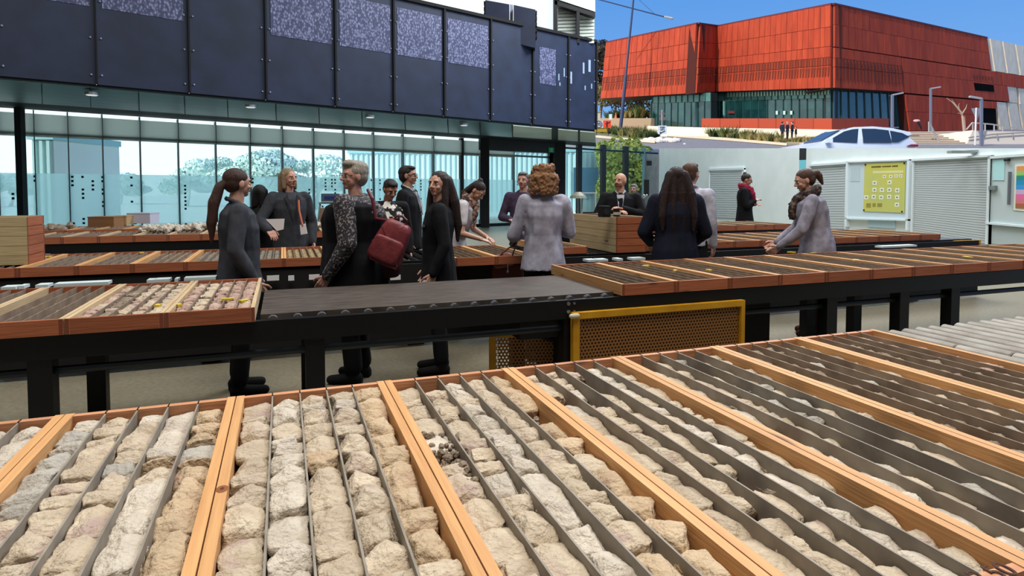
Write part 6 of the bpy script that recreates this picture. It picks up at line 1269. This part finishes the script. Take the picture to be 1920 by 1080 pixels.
# instruments standing on the far benches
bench = thing('work_bench', 'dark work bench along the right-hand glazing carrying lab instruments', 'bench', at(1150, 410, 11.6)); bb2 = at(1150, 410, 11.6)
mb = MB(); a_, c_ = at(1060, 403, 11.6) - bb2, at(1212, 404, 11.6) - bb2; mb.bx(a_.x, c_.x, 0, .7, -.02, .05); mb.build('bench_top', matt, bench)
for x in (a_.x + .05, c_.x - .05): mb = MB(); mb.bx(x - .03, x + .03, .05, .65, -bb2.z, -.02); mb.build('leg', black, bench)
zt_ = bb2.z + .05
t = thing('desk_lamp', 'desk lamp with wide grey shade left of the bald man', 'lamp', V((at(1085, 400, 11.7).x, 11.8, zt_)))
mb = MB(); mb.tube((0, 0, 0), (0, 0, .02), .09, n=14); mb.tube((0, 0, .02), (0, 0, .36), .015, n=8); mb.build('stand', steel, t); mb = MB(); mb.ring([(-.0, 0, .33), (-.0, 0, .38), (0, 0, .45)], [.17, .14, .05], 16); mb.build('lamp_shade', mat('shade_grey', (120, 120, 104), .5), t)
t = thing('glass_tank', 'pale glass apparatus box standing on the far bench behind the curly-haired woman', 'apparatus', V((at(1104, 400, 11.9).x, 12.0, zt_)))
for q in ((-.14, -.12, -.12, .12), (.12, .14, -.12, .12)): mb = MB(); mb.bx(*q, 0, .42); mb.build('side', mat('frame_pale', (190, 200, 196), .4), t)
mb = MB(); mb.bx(-.14, .14, -.12, .12, .42, .44); mb.build('top', mat('frame_pale', (190, 200, 196)), t); mb = MB(); mb.bx(-.11, .11, -.1, .1, 0, .06); mb.build('base', matt, t)
def microscope(label, p, s=1, rz=0):
    t = thing('microscope', label, 'microscope', p, rz); t.scale = (s,) * 3; m1 = mat('scope_dark', (40, 44, 46), .4); m2 = mat('scope_pale', (190, 196, 192), .4)
    mb = MB(); mb.bx(-.08, .08, -.1, .12, 0, .03); mb.build('base', m1, t); mb = MB(); mb.ring([(0, .09, .03), (0, .10, .18), (0, .03, .30)], [.025, .022, .02], 8); mb.build('arm', m2, t)
    mb = MB(); mb.bx(-.06, .06, -.07, .06, .12, .135); mb.build('stage', m1, t); mb = MB(); mb.tube((0, 0, .15), (0, 0, .30), .025, n=10); mb.tube((0, 0, .13), (0, 0, .16), .012, n=8); mb.build('tube', m1, t)
    for s_ in (-1, 1): mb = MB(); mb.tube((s_ * .02, 0, .28), (s_ * .035, -.09, .36), .015, n=8); mb.build('eyepiece', m2, t)
microscope('dark microscope on the bench right of the bald man', V((at(1205, 400, 11.7).x, 11.8, zt_)), 1.1, .6)
p0 = at(400, 426, 10.9); microscope('small pale microscope behind the ponytail woman at the back row', V((p0.x, 10.9, .876)), 1.0, .8)
mb = MB(); p = at(1186, 395, 12.3); mb.ell((0, 0, .0), (.1, .1, .06)); mb.tube((0, 0, -.14), (0, 0, 0), .03, n=8); mb.build('tap_fitting', steel, loc=V((at(1112, 400, 11.9).x + .5, 11.9, zt_ + .14)), label='small steel fitting on the far bench behind the bald man', cat='fitting')
# black cube speaker and jar on the stack
zs = ZT + .0785 * 4 + .075; p = onz(1133, 407, zs)
t = thing('black_box', 'small black cube speaker on the tray stack beside the bald man', 'speaker', p, TA); mb = MB(); rbox(mb, (0, 0, .062), (.115, .09, .124), None, e=12); mb.build('case', matt, t); mb = MB(); mb.tube((0, -.046, .06), (0, -.049, .06), .035, n=14); mb.build('grille', mat('grille_grey', (36, 36, 40), .6), t)
p = onz(1156, 406, zs); t = thing('jar', 'small dark glass jar with pale label on the tray stack', 'jar', p); mb = MB(); mb.ring([(0, 0, 0), (0, 0, .005), (0, 0, .07), (0, 0, .075)], [.035, .038, .038, .03], 14); mb.build('jar_body', mat('jar_dark', (44, 38, 34), .2), t)
mb = MB(); mb.ring([(0, 0, .02), (0, 0, .05)], [.0392, .0392], 14); mb.build('jar_label', mat('label_pale', (180, 170, 150), .6), t); mb = MB(); mb.tube((0, 0, .075), (0, 0, .088), .04, n=14); mb.build('lid', matt, t)
# scanner / screen on a stand at the back row
D = 11.9; b = V((at(622, 412, D).x, D, .876)); t = thing('core_scanner', 'scanner frame with small dark screen on top behind the grey-haired woman', 'scanner', b)
k_ = D / F_PX
for x in (-1, 1): mb = MB(); mb.bar((x * 26 * k_, 0, 0), (x * 21 * k_, 0, 38 * k_), .03, .03); mb.build('frame_leg', mat('scan_grey', (130, 156, 156), .4), t)
mb = MB(); mb.bx(-23 * k_, 22 * k_, -.04, .04, 36 * k_, 39 * k_); mb.build('cross_bar', mat('scan_grey', (130, 156, 156)), t)
mb = MB(); mb.bx(-17 * k_, 16 * k_, -.08, -.02, 40 * k_, 55 * k_); mb.build('screen_case', mat('case_slate', (80, 96, 110), .4), t)
mb = MB(); mb.bx(-11 * k_, 10 * k_, -.085, -.08, 44 * k_, 50 * k_); mb.build('screen', mat('screen_navy', (40, 44, 96), .2, emit=.25), t)
mb = MB(); mb.bx(-20 * k_, -1 * k_, -.1, .1, 0, 20 * k_); mb.bx(-19 * k_, -5 * k_, -.08, .08, 20 * k_, 28 * k_); mb.build('sample_block', mat('block_brown', (140, 112, 96), .8), t, kind='stuff')
# dark boxes stowed on the shelf of the third row, white labels show between the legs
for k, (px, py) in enumerate([(514, 521), (548, 521), (592, 519), (742, 520)]):
    mb = MB(); c = ST(sat(px, 5.82), 5.82, 0); 
    z = at(px, py, c.y).z; mb.box((0, 0, 0), (.10 if k != 1 else .05, .01, .045)); mb.build('shelf_label', pw, loc=(c.x, c.y - .01, z), rz=TA, label='white label on the dark panel below the third row, %s from left' % ORD[k], cat='label', group='labels below the third row')
# pale sheets along the far edge of the second row table
k = 0
for px0, px1, py0, py1 in [(0, 30, 541, 539), (34, 45, 538, 537.5), (66, 90, 536.5, 535.5), (100, 205, 535, 529.5), (275, 290, 527, 526.5), (290, 318, 526, 525), (327, 334, 525, 524.5), (345, 405, 524, 520), (1103, 1118, 489, 488), (1122, 1140, 488.5, 487.5), (1158, 1168, 487, 486.5), (1188, 1209, 486, 484.5), (1663, 1713, 464, 460)]:
    a, b_ = onz((px0 + px1) / 2, (py0 + py1) / 2 - 1, .885), None; w_ = (onz(px1, py1, .885) - onz(px0, py0, .885)).length
    mb = MB(); mb.bx(-w_ / 2, w_ / 2, 0, .10, 0, .02); mb.build('side_guide_block', mat('block_pale', (206, 220, 222), .4), loc=(a.x, a.y, .868), rz=TA, label='pale plastic block on the far edge of the second row, %s from left' % ORD[k], cat='block', group='pale blocks along the second row'); k += 1
# door-side wall fittings near the far corner
for k, (px, py, w_, h_) in enumerate([(1217, 306, .12, .12), (1212, 352, .12, .4)]):
    c = at(px, py, 31.0); mb = MB(); mb.bx(-w_, w_, -.06, .06, -h_, h_); mb.build('wall_fitting', matt, loc=c, label=['small black sensor on the far corner post', 'tall black control panel on the far corner post'][k], cat='fitting')
